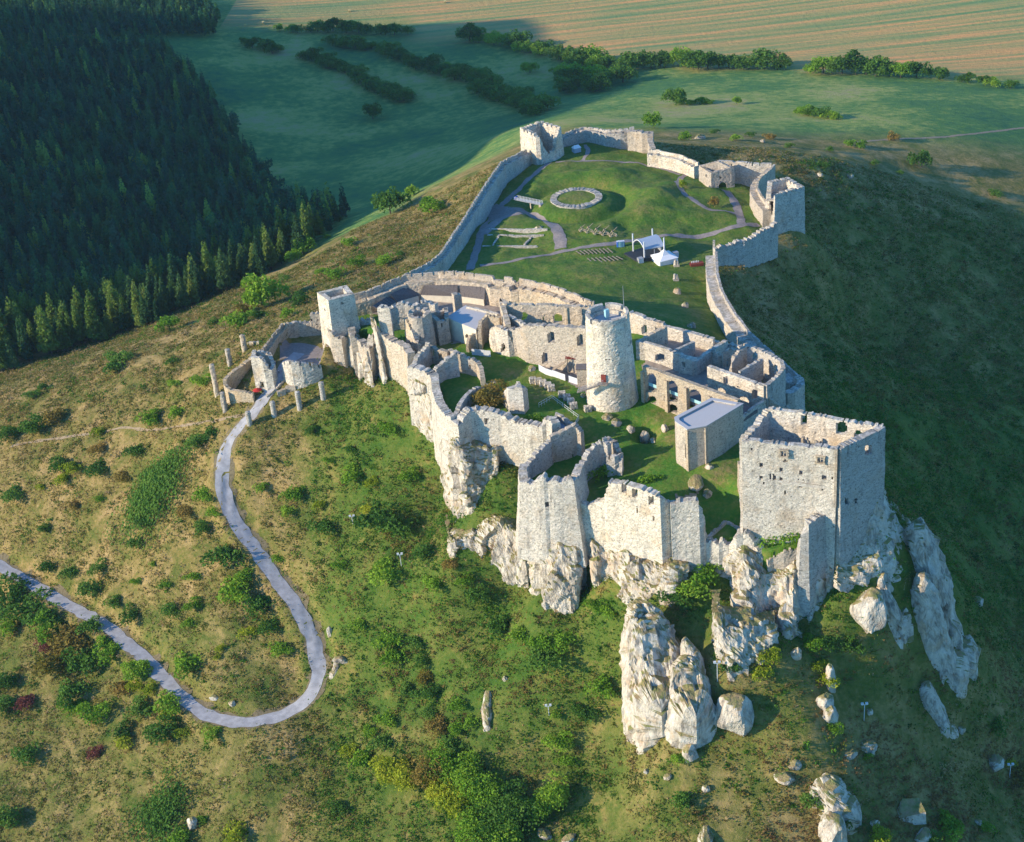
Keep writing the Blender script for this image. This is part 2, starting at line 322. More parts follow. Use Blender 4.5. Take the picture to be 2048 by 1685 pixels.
_cap('white cliff buttress below the great curved wall, left half', [(816,726,25,[(760,2.2),(810,4),(870,6)]),(830,729,25,[(765,2.8),(830,5),(890,7)]),(845,733,25,[(775,3),(840,5.5),(900,7.5)]),(860,740,25,[(800,3),(850,4.5),(888,6)]),(868,760,24.4,[(830,3),(870,4),(885,4.5)])], .9, group='limestone cliffs under the castle')
_cap('massive white cliff with overhanging shoulder below the bend of the great curved wall', [(866,765,24,[(850,3),(900,5),(960,7),(1005,8)]),(878,800,23,[(870,4),(920,7.5),(980,10.5),(1032,12)]),(892,820,23,[(888,4.5),(940,8.5),(1000,12),(1048,14)]),(915,838,22.5,[(893,4.5),(940,8.5),(1000,12),(1046,14)]),(940,817,24,[(890,5),(930,9),(980,13),(1012,15)]),(962,815,24,[(895,5.5),(925,8),(960,11),(985,13)]),(985,820,24,[(908,5),(930,7),(950,9)])], 1.15, group='limestone cliffs under the castle')
_cap('grassy white outcrops at the left foot of the south tower', [(900,1085,-9,[(1088,0),(1110,1.5)]),(945,1055,-6,[(1058,0),(1085,2),(1105,3)]),(980,1048,-4,[(1050,0),(1100,3.5),(1150,6)]),(1010,1052,-3,[(1055,0),(1120,4),(1180,7)]),(1035,1060,-3,[(1065,0),(1130,4),(1200,7)]),(1050,1075,-4,[(1080,0),(1130,3),(1180,5)])], .9, group='limestone cliffs under the castle', back=9)
_cap('tall rounded white cliff carrying the south tower', [(1043,948,20,[(1062,4),(1120,6),(1190,8.5)]),(1060,960,21,[(1085,5),(1140,7.5),(1215,10.5)]),(1090,944,24,[(1092,6),(1150,9.5),(1238,13)]),(1120,953,23,[(1098,5.8),(1150,9),(1245,13)]),(1143,955,23,[(1098,5),(1160,7.5),(1237,10.5)]),(1154,945,22.5,[(1090,4.),(1150,5),(1205,6)])], 1.1, group='limestone cliffs under the castle')
_cap('uneven rock ledges with moss below the three windowed front wall', [(1178,1006,15.5,[(1088,3.2),(1120,4),(1150,5)]),(1200,1003,16,[(1098,3.2),(1140,5.5),(1180,7)]),(1225,957,25,[(1105,4),(1150,7.5),(1197,10)]),(1264,965,25,[(1110,4.5),(1150,8),(1202,11)]),(1300,978,24.5,[(1130,4.5),(1160,7),(1195,9)]),(1335,1000,23,[(1138,4.5),(1160,6.5),(1190,8)]),(1372,997,23.5,[(1135,3.6),(1150,5),(1168,6)])], 1.1, group='limestone cliffs under the castle')
_cap('fluted white cliff below the split tower stump and the south corner', [(1445,1080,10,[(1130,2.8),(1150,3.2),(1178,4)]),(1466,1072,11,[(1120,4.5),(1180,7.5),(1215,9)]),(1486,1056,14,[(1110,6),(1180,10),(1240,13.5)]),(1510,1078,11,[(1120,5.5),(1190,9.5),(1245,12.5)]),(1532,1112,7.5,[(1150,3.),(1200,5),(1250,7)]),(1556,1105,8.5,[(1150,4),(1200,6),(1250,8)]),(1568,1096,10,[(1150,5.5),(1210,9),(1262,12)]),(1590,1091,10.5,[(1140,6),(1210,10),(1275,13)]),(1606,1090,11,[(1150,4.5),(1210,7),(1275,9)]),(1632,1098,10,[(1135,2.2),(1200,5.5),(1268,9.5)]),(1660,1085,10,[(1125,2.5),(1190,5.5),(1240,8)]),(1682,1074,10,[(1115,2.5),(1160,4),(1215,6)])], 1.15, group='limestone cliffs under the castle')
_cap('lower rock face under the brown weedy ledge', [(a, b, Zy(a, b, 331), r) for a, b, r in [(1432,1238,[(1242,0),(1275,2),(1300,4)]),(1450,1245,[(1246,0),(1290,4),(1326,8)]),(1485,1258,[(1254,0),(1300,4),(1340,8)]),(1520,1262,[(1258,0),(1300,4),(1340,7)]),(1550,1255,[(1260,0),(1290,2),(1312,3)])]], 1., group='limestone cliffs under the castle', back=8)

_cap('blue grey cliff bulging below the right wall of the palace', [(1678,893,42,[(1118,1.8),(1130,3),(1145,5)]),(1703,882,42,[(1125,2.),(1138,4),(1155,6,1)]),(1724,872,42,[(1100,2),(1125,4,1),(1150,7,3)]),(1744,861,42,[(1030,2.,1),(1080,4,2),(1140,8,4)]),(1762,852,42,[(990,1.5,.5),(1040,3,2.5),(1125,6,6)]),(1768,847,41,[(985,-2,0.),(1030,-1,3.5),(1090,0,8.5)]),(1768,838,41,[(990,-7,0),(1025,-7,4),(1070,-5,9)])], .8, group='limestone cliffs under the castle', back=5)
for a_, k_ in CL:
    for c_ in a_[1]:
        x0 = P(*c_[:3])[:2]; u_ = -x0/np.linalg.norm(x0); r_ = c_[3][-1]; q_ = x0+u_*(r_[1]+.6)+np.array([r_[2] if len(r_) > 2 else 0, 0]); FEET.append((q_[0], q_[1], H(q_, r_[0])+.3))
FOOT = [(1010,825,23,935,3.5),(1035,836,22.4,952,3.5),(1000,823,23,925,3.5)]
def _foot(a, b, z, py, o):
    q = P(a, b, z)[:2]; q = q-q/np.linalg.norm(q)*o; return (q[0], q[1], H(q, py))
_c = np.array([P(*c) for c in CT]+GH+[_foot(*f) for f in FOOT]+FEET, float)
def tps_fit(c, lam):
    n = len(c); k = 1/300.; X = c[:, :2]*k
    d2 = ((X[:, None]-X[None])**2).sum(2); K = .5*d2*np.log(d2+1e-12)
    Pm = np.hstack([np.ones((n, 1)), X]); A = np.zeros((n+3, n+3)); A[:n, :n] = K+lam*np.eye(n); A[:n, n:] = Pm; A[n:, :n] = Pm.T
    return X, np.linalg.solve(A, np.concatenate([c[:, 2], np.zeros(3)])), k
_tX, _tw, _tk = tps_fit(_c, 6e-4)
def tps(x, y):
    x = np.asarray(x, float); sh = x.shape; q = np.stack([x.ravel(), np.asarray(y, float).ravel()], 1)*_tk; out = np.empty(len(q))
    for i in range(0, len(q), 20000):
        s = q[i:i+20000]; d2 = ((s[:, None]-_tX[None])**2).sum(2)
        out[i:i+20000] = (.5*d2*np.log(d2+1e-12))@_tw[:-3]+_tw[-3]+s@_tw[-2:]
    return out.reshape(sh)
def polydist(x, y, poly):      # signed: positive inside
    x = np.asarray(x, float); y = np.asarray(y, float); inside = np.zeros(x.shape, bool); d = np.full(x.shape, 1e9); n = len(poly)
    for i in range(n):
        ax, ay = poly[i][:2]; bx, by = poly[(i+1) % n][:2]
        c = ((ay > y) != (by > y)); xi = (bx-ax)*(y-ay)/((by-ay) if by != ay else 1e-9)+ax
        inside ^= c & (x < xi)
        L2 = (bx-ax)**2+(by-ay)**2+1e-9; t = np.clip(((x-ax)*(bx-ax)+(y-ay)*(by-ay))/L2, 0, 1)
        d = np.minimum(d, np.hypot(x-ax-t*(bx-ax), y-ay-t*(by-ay)))
    return np.where(inside, d, -d)
UP_POLY = [P(*q) for q in [(712,596,21),(765,573,22),(815,553,22),(878,546,22),(982,559,22),(1040,566,22),(1100,578,22),(1165,600,22),(1275,630,22),(1360,660,22),(1430,680,22),
   (1492,692,30),(1552,718,30),(1566,730,30),(1560,747,30),(1532,768,30),(1560,800,24),(1700,845,42),(1756,856,42),(1676,888,42),
   (1668,1028,21),(1612,1042,18),(1604,1093,11),(1560,1104,10),(1524,1098,11),(1484,1060,13),(1466,1078,10),(1412,1078,10),(1394,1000,22),(1345,1005,21),(1320,990,22),(1226,960,24),(1200,1000,16),(1172,1008,15),(1140,962,19),(1052,962,19),(1048,930,18),(1085,880,20),(1102,866,21),
   (1045,845,22),(1004,826,23),(955,818,23),(930,823,23),(912,838,22),(886,818,22),(872,775,24),(866,740,25),(846,735,25),(822,728,25),(812,692,23),(775,672,23),(750,630,26),(700,640,20),(662,640,18)]]
UPC = np.array([P(*q) for q in [(797,660,18),(850,650,17),(760,590,14),(720,610,14),(840,585,14),(900,600,14),(960,590,14),(990,630,14),(1000,700,18),(1000,740,18),(1100,740,18),(1150,700,16),(1228,830,18),(1120,820,18),(1200,850,17.5),(1250,890,16),
   (1300,830,18),(1300,900,16),(1340,960,16),(1430,930,17.5),(1480,880,18),(1290,870,16),(1250,940,14),(1540,1060,9.5),(1420,1060,9),(1450,1010,12),(1500,1085,8),(1480,960,17),(1150,950,13),(1100,930,14),(1070,960,15),(1190,970,12),
   (890,790,19),(900,740,19),(980,800,19),(940,800,19),(1060,830,19),(1340,790,19),(1400,760,20),(1320,700,20),(1500,740,22),(1550,880,20),(1650,880,18),(1700,870,18),(1640,1010,14)]])
GC_POLY = [P(*q) for q in [(648,666,4.5),(622,662,4.5),(578,680,4.5),(530,736,4.5),(548,748,4.5),(572,742,4.5),(642,744,4.5),(664,700,4.5)]]
RINGC = P(1153,404,0)[:2]
def upz(x, y):
    w = 1/(((x[..., None]-UPC[:, 0])**2+(y[..., None]-UPC[:, 1])**2)**1.5+8); return (w*UPC[:, 2]).sum(-1)/w.sum(-1)
def sst(t): t = np.clip(t, 0, 1); return t*t*(3-2*t)
def terrain_fn(x, y):
    z = tps(x, y)
    z = np.where(y > 1600, np.minimum(z, -40), z); z = np.clip(z, -130, 120)
    ridge = 290*sst((y-470)/110)*(1-.13*sst((y-820)/150))*(1-sst((y-1040)/200))*np.exp(-((x+780)/190)**2); z = z+ridge  # unseen hill left of the frame, added and shaped to shade the valley
    near = sst((900-y)/200)
    z = z+near*(fbm(x/22., y/22., 3.)*1.6+fbm(x/6., y/6., 9.)*.5)
    d = polydist(x, y, UP_POLY); w = sst((d+.2)/1.4); m = w > 0
    z[m] = z[m]*(1-w[m])+(upz(x[m], y[m])+fbm(x[m]/5, y[m]/5)*.5)*w[m]
    pq = P(1292, 868, 16); z = z-4.5*np.exp(-(((x-pq[0])/3.6)**2+((y-pq[1])/4.)**2)**1.5)
    d = polydist(x, y, GC_POLY); w = sst((d+.5)/2); z = z*(1-w)+4.5*w
    r = np.hypot(x-RINGC[0], y-RINGC[1])
    bail = fbm(x/14., y/14., 21.)*3.2*sst((r-22)/10)
    lb = sst((y-560)/30)*sst((690-y)/20)*sst((x+20)/30)*sst((150-x)/40)
    z = z+lb*bail*.7
    z = z+3.0*np.exp(-(((x-76)/9)**2+((y-628)/13)**2))+2.2*np.exp(-(((x-62)/14)**2+((y-664)/8)**2))
    z = z-3.4*np.exp(-((r-20.5)/3.6)**2)*(1-.0*x)+1.0*np.exp(-(r/13.5)**4)      # dry moat and the mound in it
    return z
def axis(lo, hi, st, far_lo, far_hi, g=1.12):
    a = list(np.arange(lo, hi+.1, st)); s = st
    b = []; v = lo
    while v > far_lo: s *= g; v -= s; b.append(v)
    c = []; v = a[-1]; s = st
    while v < far_hi: s *= g; v += s; c.append(v)
    return np.array(b[::-1]+a+c)
GX = axis(-240, 215, 1.25, -3500, 3500); GY = axis(275, 720, 1.25, 60, 5200)
_x, _y = np.meshgrid(GX, GY); GZ = terrain_fn(_x, _y)
def gz(x, y):
    x = np.asarray(x, float); y = np.asarray(y, float)
    i = np.clip(np.searchsorted(GX, x)-1, 0, len(GX)-2); j = np.clip(np.searchsorted(GY, y)-1, 0, len(GY)-2)
    u = np.clip((x-GX[i])/(GX[i+1]-GX[i]), 0, 1); v = np.clip((y-GY[j])/(GY[j+1]-GY[j]), 0, 1)
    return (GZ[j, i]*(1-u)+GZ[j, i+1]*u)*(1-v)+(GZ[j+1, i]*(1-u)+GZ[j+1, i+1]*u)*v
def G(px, py):     # where the sight line through a photo point meets the ground
    px = np.atleast_1d(np.asarray(px, float)); py = np.atleast_1d(np.asarray(py, float))
    d = FWD[None]*F+RT[None]*(px-1024)[:, None]-UPV[None]*(py-842.5)[:, None]; d /= np.linalg.norm(d, axis=1)[:, None]
    t = np.full(len(px), 230.); res = np.full(len(px), np.nan)
    for k in range(1600):
        p = CAM+d*t[:, None]; h = p[:, 2]-gz(p[:, 0], p[:, 1]); hit = (h <= 0) & np.isnan(res); res[hit] = t[hit]
        t = t+np.where(h > 0, np.maximum(h*.45, .4), .4)
        if not np.isnan(res).any(): break
    res = np.where(np.isnan(res), t, res); return CAM+d*(res-.2)[:, None]
def g1(px, py): return G(px, py)[0]
# ------------------------------------------------------------------ roads and paths (dug into the ground sheet, then laid on it)
def polyline(px, step=1.2, smooth=3):
    q = G([a for a, b in px], [b for a, b in px])[:, :2]
    for _ in range(smooth):
        n = [q[0]]
        for a, b in zip(q[:-1], q[1:]): n += [a*.75+b*.25, a*.25+b*.75]
        q = np.array(n+[q[-1]])
    s = np.concatenate([[0], np.cumsum(np.hypot(*np.diff(q, axis=0).T))]); t = np.arange(0, s[-1], step)
    return np.stack([np.interp(t, s, q[:, 0]), np.interp(t, s, q[:, 1])], 1)
ROADPX = [(-60,1095),(0,1132),(60,1165),(130,1208),(200,1245),(262,1292),(315,1345),(360,1392),(405,1428),(450,1446),(500,1447),(550,1438),(600,1412),(632,1375),(638,1330),(625,1272),(595,1215),(560,1168),(520,1110),(480,1060),(455,1010),(442,955),(448,905),(468,866),(498,838),(525,803),(551,770),(563,745),(580,722),(600,705)]
ROAD = polyline(ROADPX); 
def linedist(x, y, L, step=2):
    d = np.full(x.shape, 1e9)
    for q in L[::step]: d = np.minimum(d, (x-q[0])**2+(y-q[1])**2)
    return np.sqrt(d)
_sub = (_y < 620) & (_x < 40) & (_x > -240)
_rd = np.full(_x.shape, 1e9); _rd[_sub] = linedist(_x[_sub], _y[_sub], ROAD)
# level the roadbed across its width
_rz = gz(ROAD[:, 0], ROAD[:, 1]); _k = np.ones(9)/9; _rz = np.convolve(np.pad(_rz, 4, mode='edge'), _k, 'valid')
jj, ii = np.where(_rd < 6.5)
for j, i in zip(jj, ii):
    d2 = (ROAD[:, 0]-GX[i])**2+(ROAD[:, 1]-GY[j])**2; k = d2.argmin(); w = float(sst((6.5-math.sqrt(d2[k]))/3.))
    GZ[j, i] = GZ[j, i]*(1-w)+_rz[k]*w
# ground sheet
_n = GX.size; idx = np.arange(GX.size*GY.size).reshape(GY.size, GX.size)
Q = np.stack([idx[:-1, :-1], idx[:-1, 1:], idx[1:, 1:], idx[1:, :-1]], -1).reshape(-1, 4)
_px, _py = proj(_x, _y, GZ)
BAILEY = [P(*q) for q in [(885,505,2),(950,395,2),(1000,335,2),(1050,300,0),(1130,285,0),(1190,268,-2),(1290,270,-2),(1300,300,0),(1400,335,0),(1540,335,0),(1520,400,-2),(1550,445,-2),(1430,500,0),(1425,570,4),(1480,670,6),(1590,750,6),(1440,700,20),(1270,640,18),(1000,575,20),(820,560,20)]]
bd = np.maximum(polydist(_x, _y, BAILEY), polydist(_x, _y, UP_POLY)); lawn = np.where(polydist(_x, _y, UP_POLY) > -1, sst((bd+1)/2), .52*sst((bd+1)/2))
vx, vy = _px, _py
# lush (1) against dry (0) hillside, from where the photo is greener
lushm = sst((vx-560)/120)*sst((vy-700)/120)
lushm = np.maximum(lushm*.85, sst((vx-1560)/80)*.45*sst((vy-380)/80)*sst((1500-vy)/150))
lushm = np.where((vx < 560) & (vy > 1150), np.maximum(lushm, .35*sst((vy-1150)/150)), lushm)
lushm = np.where((vx > 1500) & (vy > 1380), lushm*(1-.45*sst((vx-1500)/200)), lushm)
lushm = np.where((vy > 1420), lushm*.8, lushm); lushm = lushm*(1-.5*sst((vx-1150)/250)*sst((vy-1220)/120))
lushm = np.where(bd > 0, .75, lushm)
farm = np.maximum(sst((_y-760)/60), 0)
farm = np.where((_x < 60), np.maximum(sst((-30-GZ)/10)*sst((_y-690)/40), sst((_y-820)/40)), farm)
_hx = np.interp(_x, [P(400,60,-88)[0], P(640,55,-90)[0], P(1000,75,-95)[0], P(1140,120,-92)[0], P(1500,138,-90)[0], P(1900,158,-92)[0], P(2040,172,-92)[0]],
                    [P(400,60,-88)[1], P(640,55,-90)[1], P(1000,75,-95)[1], P(1140,120,-92)[1], P(1500,138,-90)[1], P(1900,158,-92)[1], P(2040,172,-92)[1]])
meadow = 1-sst((_y-_hx)/12)
meadow = np.where(_x < P(460,30,-88)[0], 1, meadow)
cols = np.stack([np.clip(lushm, 0, 1), lawn, farm, meadow], -1).reshape(-1, 4)
ground = mk('ground', np.stack([_x, _y, GZ], -1).reshape(-1, 3), Q, M_GROUND, smooth=True, cols=cols); tag(ground, kind='structure')
def ribbon(name, L, w, mat, lift=.06, edge=.25, seed=0.):
    L = np.asarray(L); t = np.gradient(L, axis=0); t /= np.linalg.norm(t, axis=1)[:, None]+1e-9; nn = np.stack([-t[:, 1], t[:, 0]], 1)
    w = np.asarray(w)*np.ones(len(L)); m = max(4, int(w.max()/.9)); V = []
    s = np.arange(len(L))*1.
    for k in range(m+1):
        u = k/m*2-1; e = edge*vnoise(s/2.5+seed, u*3+seed) if k in (0, m) else 0
        q = L+nn*((u*w/2)+e)[:, None]; V.append(np.stack([q[:, 0], q[:, 1], gz(q[:, 0], q[:, 1])+lift], 1))
    V = np.stack(V, 1); I = np.arange(len(L)*(m+1)).reshape(len(L), m+1)
    return mk(name, V, np.stack([I[:-1, :-1], I[1:, :-1], I[1:, 1:], I[:-1, 1:]], -1).reshape(-1, 4), mat, smooth=True)
_rpx, _rpy = proj(ROAD[:, 0], ROAD[:, 1], _rz)
tag(ribbon('road_verge', ROAD, 6.8, M_VERGE, .05, 1.6, 5.), kind='structure')
tag(ribbon('road', ROAD, 4.7, M_ROAD, .12, .5), kind='structure')
def path(px, w, mat=None, name='path', lift=.09, sm=3): return tag(ribbon(name, polyline(px, 1.0, sm), w, mat or M_PATH, lift, .35, len(px)*3.), kind='structure')
path([(940,540),(950,510),(960,470),(985,430),(1020,395),(1050,365),(1085,335),(1100,326)], 3.2)
path([(965,470),(990,445),(1020,418),(1040,420),(1075,438),(1105,448),(1120,470),(1122,500)], 5.0, lift=.11)
path([(975,420),(1000,425),(1030,432)], 10.0, lift=.07, name='gravel_yard')
path([(960,532),(1040,520),(1110,506),(1200,492),(1280,480),(1360,473),(1440,464),(1485,452),(1520,448)], 2.8, lift=.1)
path([(1485,452),(1478,425),(1468,400),(1450,380)], 3.6)
path([(1470,428),(1425,422),(1395,408),(1370,390),(1352,365),(1362,352),(1395,345)], 2.4)
path([(1360,350),(1310,335),(1250,325),(1190,322),(1110,325)], 1.8)
path([(1165,322),(1178,305),(1170,290)], 2.)
path([(20,895),(80,880),(150,872),(200,868),(235,856),(270,858),(300,862),(360,852),(420,845),(470,835),(500,826)], 1.1, M_DIRT, 'footpath')
path([(560,700),(600,700),(650,700)], 12., M_PATH, 'castle_forecourt', lift=.1)
path([(1700,285),(1800,278),(1900,275),(2000,262),(2060,255)], 2.5, M_DIRT, 'field_track')

def patch(name, poly, mat, lift=.1, res=.7):
    w = [P(*q)[:2] for q in poly]; a = np.array(w); xs = np.arange(a[:, 0].min(), a[:, 0].max(), res); ys = np.arange(a[:, 1].min(), a[:, 1].max(), res); X, Y = np.meshgrid(xs, ys)
    ok = polydist(X[:-1, :-1]+res/2, Y[:-1, :-1]+res/2, w)+.8*vnoise(X[:-1, :-1]/2, Y[:-1, :-1]/2) > 0; I = np.arange(X.size).reshape(X.shape)
    Q_ = np.stack([I[:-1, :-1], I[:-1, 1:], I[1:, 1:], I[1:, :-1]], -1)[ok]; u = np.unique(Q_); mp = np.zeros(X.size, int); mp[u] = np.arange(len(u)); x, y = X.ravel()[u], Y.ravel()[u]
    return tag(mk(name, np.stack([x, y, gz(x, y)+lift], 1), mp[Q_], mat, smooth=True), kind='structure')
M_YARD = plain('trodden_stone_floor', (.30, .25, .21), .95, .25, sc=.6)
patch('castle_yard_floor', [(712,606,14),(780,580,14),(830,563,14),(980,575,14),(1010,590,14),(1005,640,15),(960,690,17),(905,690,17),(880,650,16),(760,640,14)], M_YARD)
patch('castle_yard_floor', [(1278,690,18),(1340,640,18),(1440,690,20),(1500,700,22),(1550,740,24),(1530,800,22),(1490,840,20),(1400,800,20),(1290,760,19)], M_YARD)
patch('castle_yard_floor', [(1075,735,18),(1085,700,18),(1175,720,18),(1180,790,18),(1150,770,18)], M_YARD)
patch('bare_ground', [(1350,985,16),(1400,970,16),(1395,985,16),(1370,1000,16)], M_DIRT)
# ------------------------------------------------------------------ masonry walls
def resample(pts, res, closed):
    pts = [np.array(p, float) for p in pts]; 
    if closed: pts = pts+[pts[0]]
    out = []; nrm = []; sc = []; n = len(pts)
    seg = [pts[i+1]-pts[i] for i in range(n-1)]; tg = [s[:2]/np.linalg.norm(s[:2]) for s in seg]
    for i in range(n-1):
        m = max(1, int(round(np.linalg.norm(seg[i][:2])/res)))
        for k in range(m):
            out.append(pts[i]+seg[i]*k/m)
            if k == 0:
                a = tg[i-1] if (i > 0 or closed) else tg[i]; t = a+tg[i]; t /= np.linalg.norm(t)+1e-9; nrm.append((t[1], -t[0])); sc.append(min(1.7, 1/max(.5, float(t@tg[i]))))
            else: nrm.append((tg[i][1], -tg[i][0])); sc.append(1.)
    if not closed: out.append(pts[-1]); nrm.append((tg[-1][1], -tg[-1][0])); sc.append(1.)
    return np.array(out), np.array(nrm)*np.array(sc)[:, None]
def wallmesh(name, pts, th, zb=None, closed=False, res=.55, jag=.5, cren=None, op=(), batter=0., mat=None, parent=None, rough=.13, off=0., jf=.35, slope=0.):
    """a masonry wall along pts (x, y, top): jagged crest, merlons, openings given where the photo shows them"""
    C, nm = resample(pts, res, closed); n = len(C); ncell = n if closed else n-1
    seed = (C[0, 0]*1.37+C[0, 1]) % 97; jag = jag*1.3 if jag >= .4 else jag
    s = np.concatenate([[0], np.cumsum(np.hypot(*np.diff(C[:, :2], axis=0).T))])
    jg = jag*(vnoise(s*jf+seed, seed)+.6*vnoise(s*1.3+seed, 5.)+.25) if jag else 0*s
    if closed: jg = jg*np.clip(np.minimum(s, s[-1]-s)/1.5, 0, 1)
    jg = np.round(jg/.4)*.28+jg*.3; zt = C[:, 2]-np.abs(jg)
    if zb is None: zbv = np.minimum(gz(C[:, 0]+nm[:, 0]*(th/2+.5), C[:, 1]+nm[:, 1]*(th/2+.5)), gz(C[:, 0]-nm[:, 0]*(th/2+.5), C[:, 1]-nm[:, 1]*(th/2+.5)))-1.2
    else: zbv = np.interp(np.arange(n)/max(1, n-1), np.linspace(0, 1, len(zb)), zb) if isinstance(zb, (list, tuple)) else np.full(n, float(zb))
    z0 = zbv.min(); z1 = zt.max(); nz = max(1, int(math.ceil((z1-z0)/res))+1); Z = z0+np.arange(nz+1)*res
    a = np.arange(ncell); b = (a+1) % n
    ztc = (zt[a]+zt[b])/2; zbc = np.minimum(zbv[a], zbv[b]); zm = (Z[:-1]+Z[1:])/2
    cj = np.maximum(0, _val[(np.arange(ncell)*37+int(seed*11)) % 256]-.2)*jag; keep = (zm[None] < (ztc-cj)[:, None]) & (Z[1:][None] > zbc[:, None]); keep[:, 0] |= (Z[1] > zbc)
    if cren:
        w, g, d = cren; sm = (s[a]+ (s[b] if not closed else s[a]+res))/2
        keep &= ~(((sm % (w+g)) > w)[:, None] & (zm[None] > (ztc-d)[:, None]))
    fo = th/2+batter*(np.maximum(0, C[:, 2][:, None]-Z[None]))+off; bo = np.full((n, nz+1), -th/2)+off
    vz = np.minimum(Z[None], np.maximum(zt, zbv)[:, None])
    def pos(o, sgn):
        X = C[:, 0][:, None]+nm[:, 0][:, None]*o; Y = C[:, 1][:, None]+nm[:, 1][:, None]*o
        r = rough*fbm(X*.9, Y*.9, vz*.9, 3)*sgn*.8+rough*1.2*vnoise(X*.17, Y*.17, vz*.17)*sgn+rough*.7*facet(X, Y, vz, 1.2, .6)*sgn
        return np.stack([X+nm[:, 0][:, None]*r, Y+nm[:, 1][:, None]*r, vz], -1)
    Fv = pos(fo, 1); Bv = pos(bo, -1)
    if op:
        fc = (Fv[a][:, :-1]+Fv[b][:, :-1]+Fv[a][:, 1:]+Fv[b][:, 1:])/4; bc = (Bv[a][:, :-1]+Bv[b][:, :-1]+Bv[a][:, 1:]+Bv[b][:, 1:])/4
        facing = (nm[a, 0]*C[a, 0]+nm[a, 1]*C[a, 1]) < 0
        cc = np.where(facing[:, None, None], fc, bc); qx, qy = proj(cc[..., 0], cc[..., 1], cc[..., 2])
        for o in op:
            ox, oy, hw, hh = o[:4]; dx = (qx-ox)/hw; dy = (qy-oy)/hh
            ins = (np.abs(dx) < 1) & (np.abs(dy) < 1)
            if len(o) > 4: ins = (np.abs(dx) < 1) & (dy < 1) & ((dy > -.1) | (dx**2+((dy+.1)/.9)**2 < 1))
            keep &= ~ins
    nv = n*(nz+1); I = np.arange(nv).reshape(n, nz+1); V = np.vstack([Fv.reshape(-1, 3), Bv.reshape(-1, 3)])
    A, Bz = np.where(keep); B2 = (A+1) % n; q = []
    q.append(np.stack([I[A, Bz], I[B2, Bz], I[B2, Bz+1], I[A, Bz+1]], 1))
    q.append(np.stack([I[B2, Bz], I[A, Bz], I[A, Bz+1], I[B2, Bz+1]], 1)+nv)
    kp = np.zeros((ncell+2, nz+2), bool); kp[1:-1, 1:-1] = keep
    if closed: kp[0, 1:-1] = keep[-1]; kp[-1, 1:-1] = keep[0]
    up = ~kp[1:-1, 2:] & keep; A, B = np.where(up); A2 = (A+1) % n; q.append(np.stack([I[A, B+1], I[A2, B+1], I[A2, B+1]+nv, I[A, B+1]+nv], 1))
    dn = ~kp[1:-1, :-2] & keep; A, B = np.where(dn); A2 = (A+1) % n; q.append(np.stack([I[A, B]+nv, I[A2, B]+nv, I[A2, B], I[A, B]], 1))
    lf = ~kp[:-2, 1:-1] & keep; A, B = np.where(lf); q.append(np.stack([I[A, B], I[A, B+1], I[A, B+1]+nv, I[A, B]+nv], 1))
    rt = ~kp[2:, 1:-1] & keep; A, B = np.where(rt); A2 = (A+1) % n; q.append(np.stack([I[A2, B], I[A2, B]+nv, I[A2, B+1]+nv, I[A2, B+1]], 1))
    Qd = np.vstack(q); used = np.unique(Qd); mp = np.zeros(2*nv, np.int64); mp[used] = np.arange(len(used))
    return mk(name, V[used], mp[Qd], mat or M_WALL, parent)
def wall(label, pts, th=1.6, zb=None, name='castle_wall', cat='castle wall', group=None, parapet=None, **k):
    """one free-standing wall; parapet=(height, thickness, merlons, side) adds a breastwork as its part"""
    if not parapet: return tag(wallmesh(name, pts, th, zb, **k), label, cat, group)
    h, pt, cr_, side = parapet
    low = [(p[0], p[1], p[2]-h) for p in pts]; o = tag(wallmesh(name, low, th, zb, **k), label, cat, group)
    k2 = {a: b for a, b in k.items() if a in ('closed', 'mat', 'jag', 'res')}
    wallmesh('parapet', pts, pt, min(p[2] for p in pts)-h-3.0, parent=o, cren=cr_, off=side*(th/2-pt/2-.02), op=k.get('pop', ()), **k2) if False else None
    zbp = [p[2]-h-.6 for p in pts]
    C = np.array([p[:2] for p in pts]); s = np.concatenate([[0], np.cumsum(np.hypot(*np.diff(C, axis=0).T))]); u = np.linspace(0, 1, 24)
    zbp = list(np.interp(u, s/s[-1], zbp))
    wallmesh('parapet', pts, pt, zbp, parent=o, cren=cr_, off=side*(th/2-pt/2-.05), **k2)
    return o
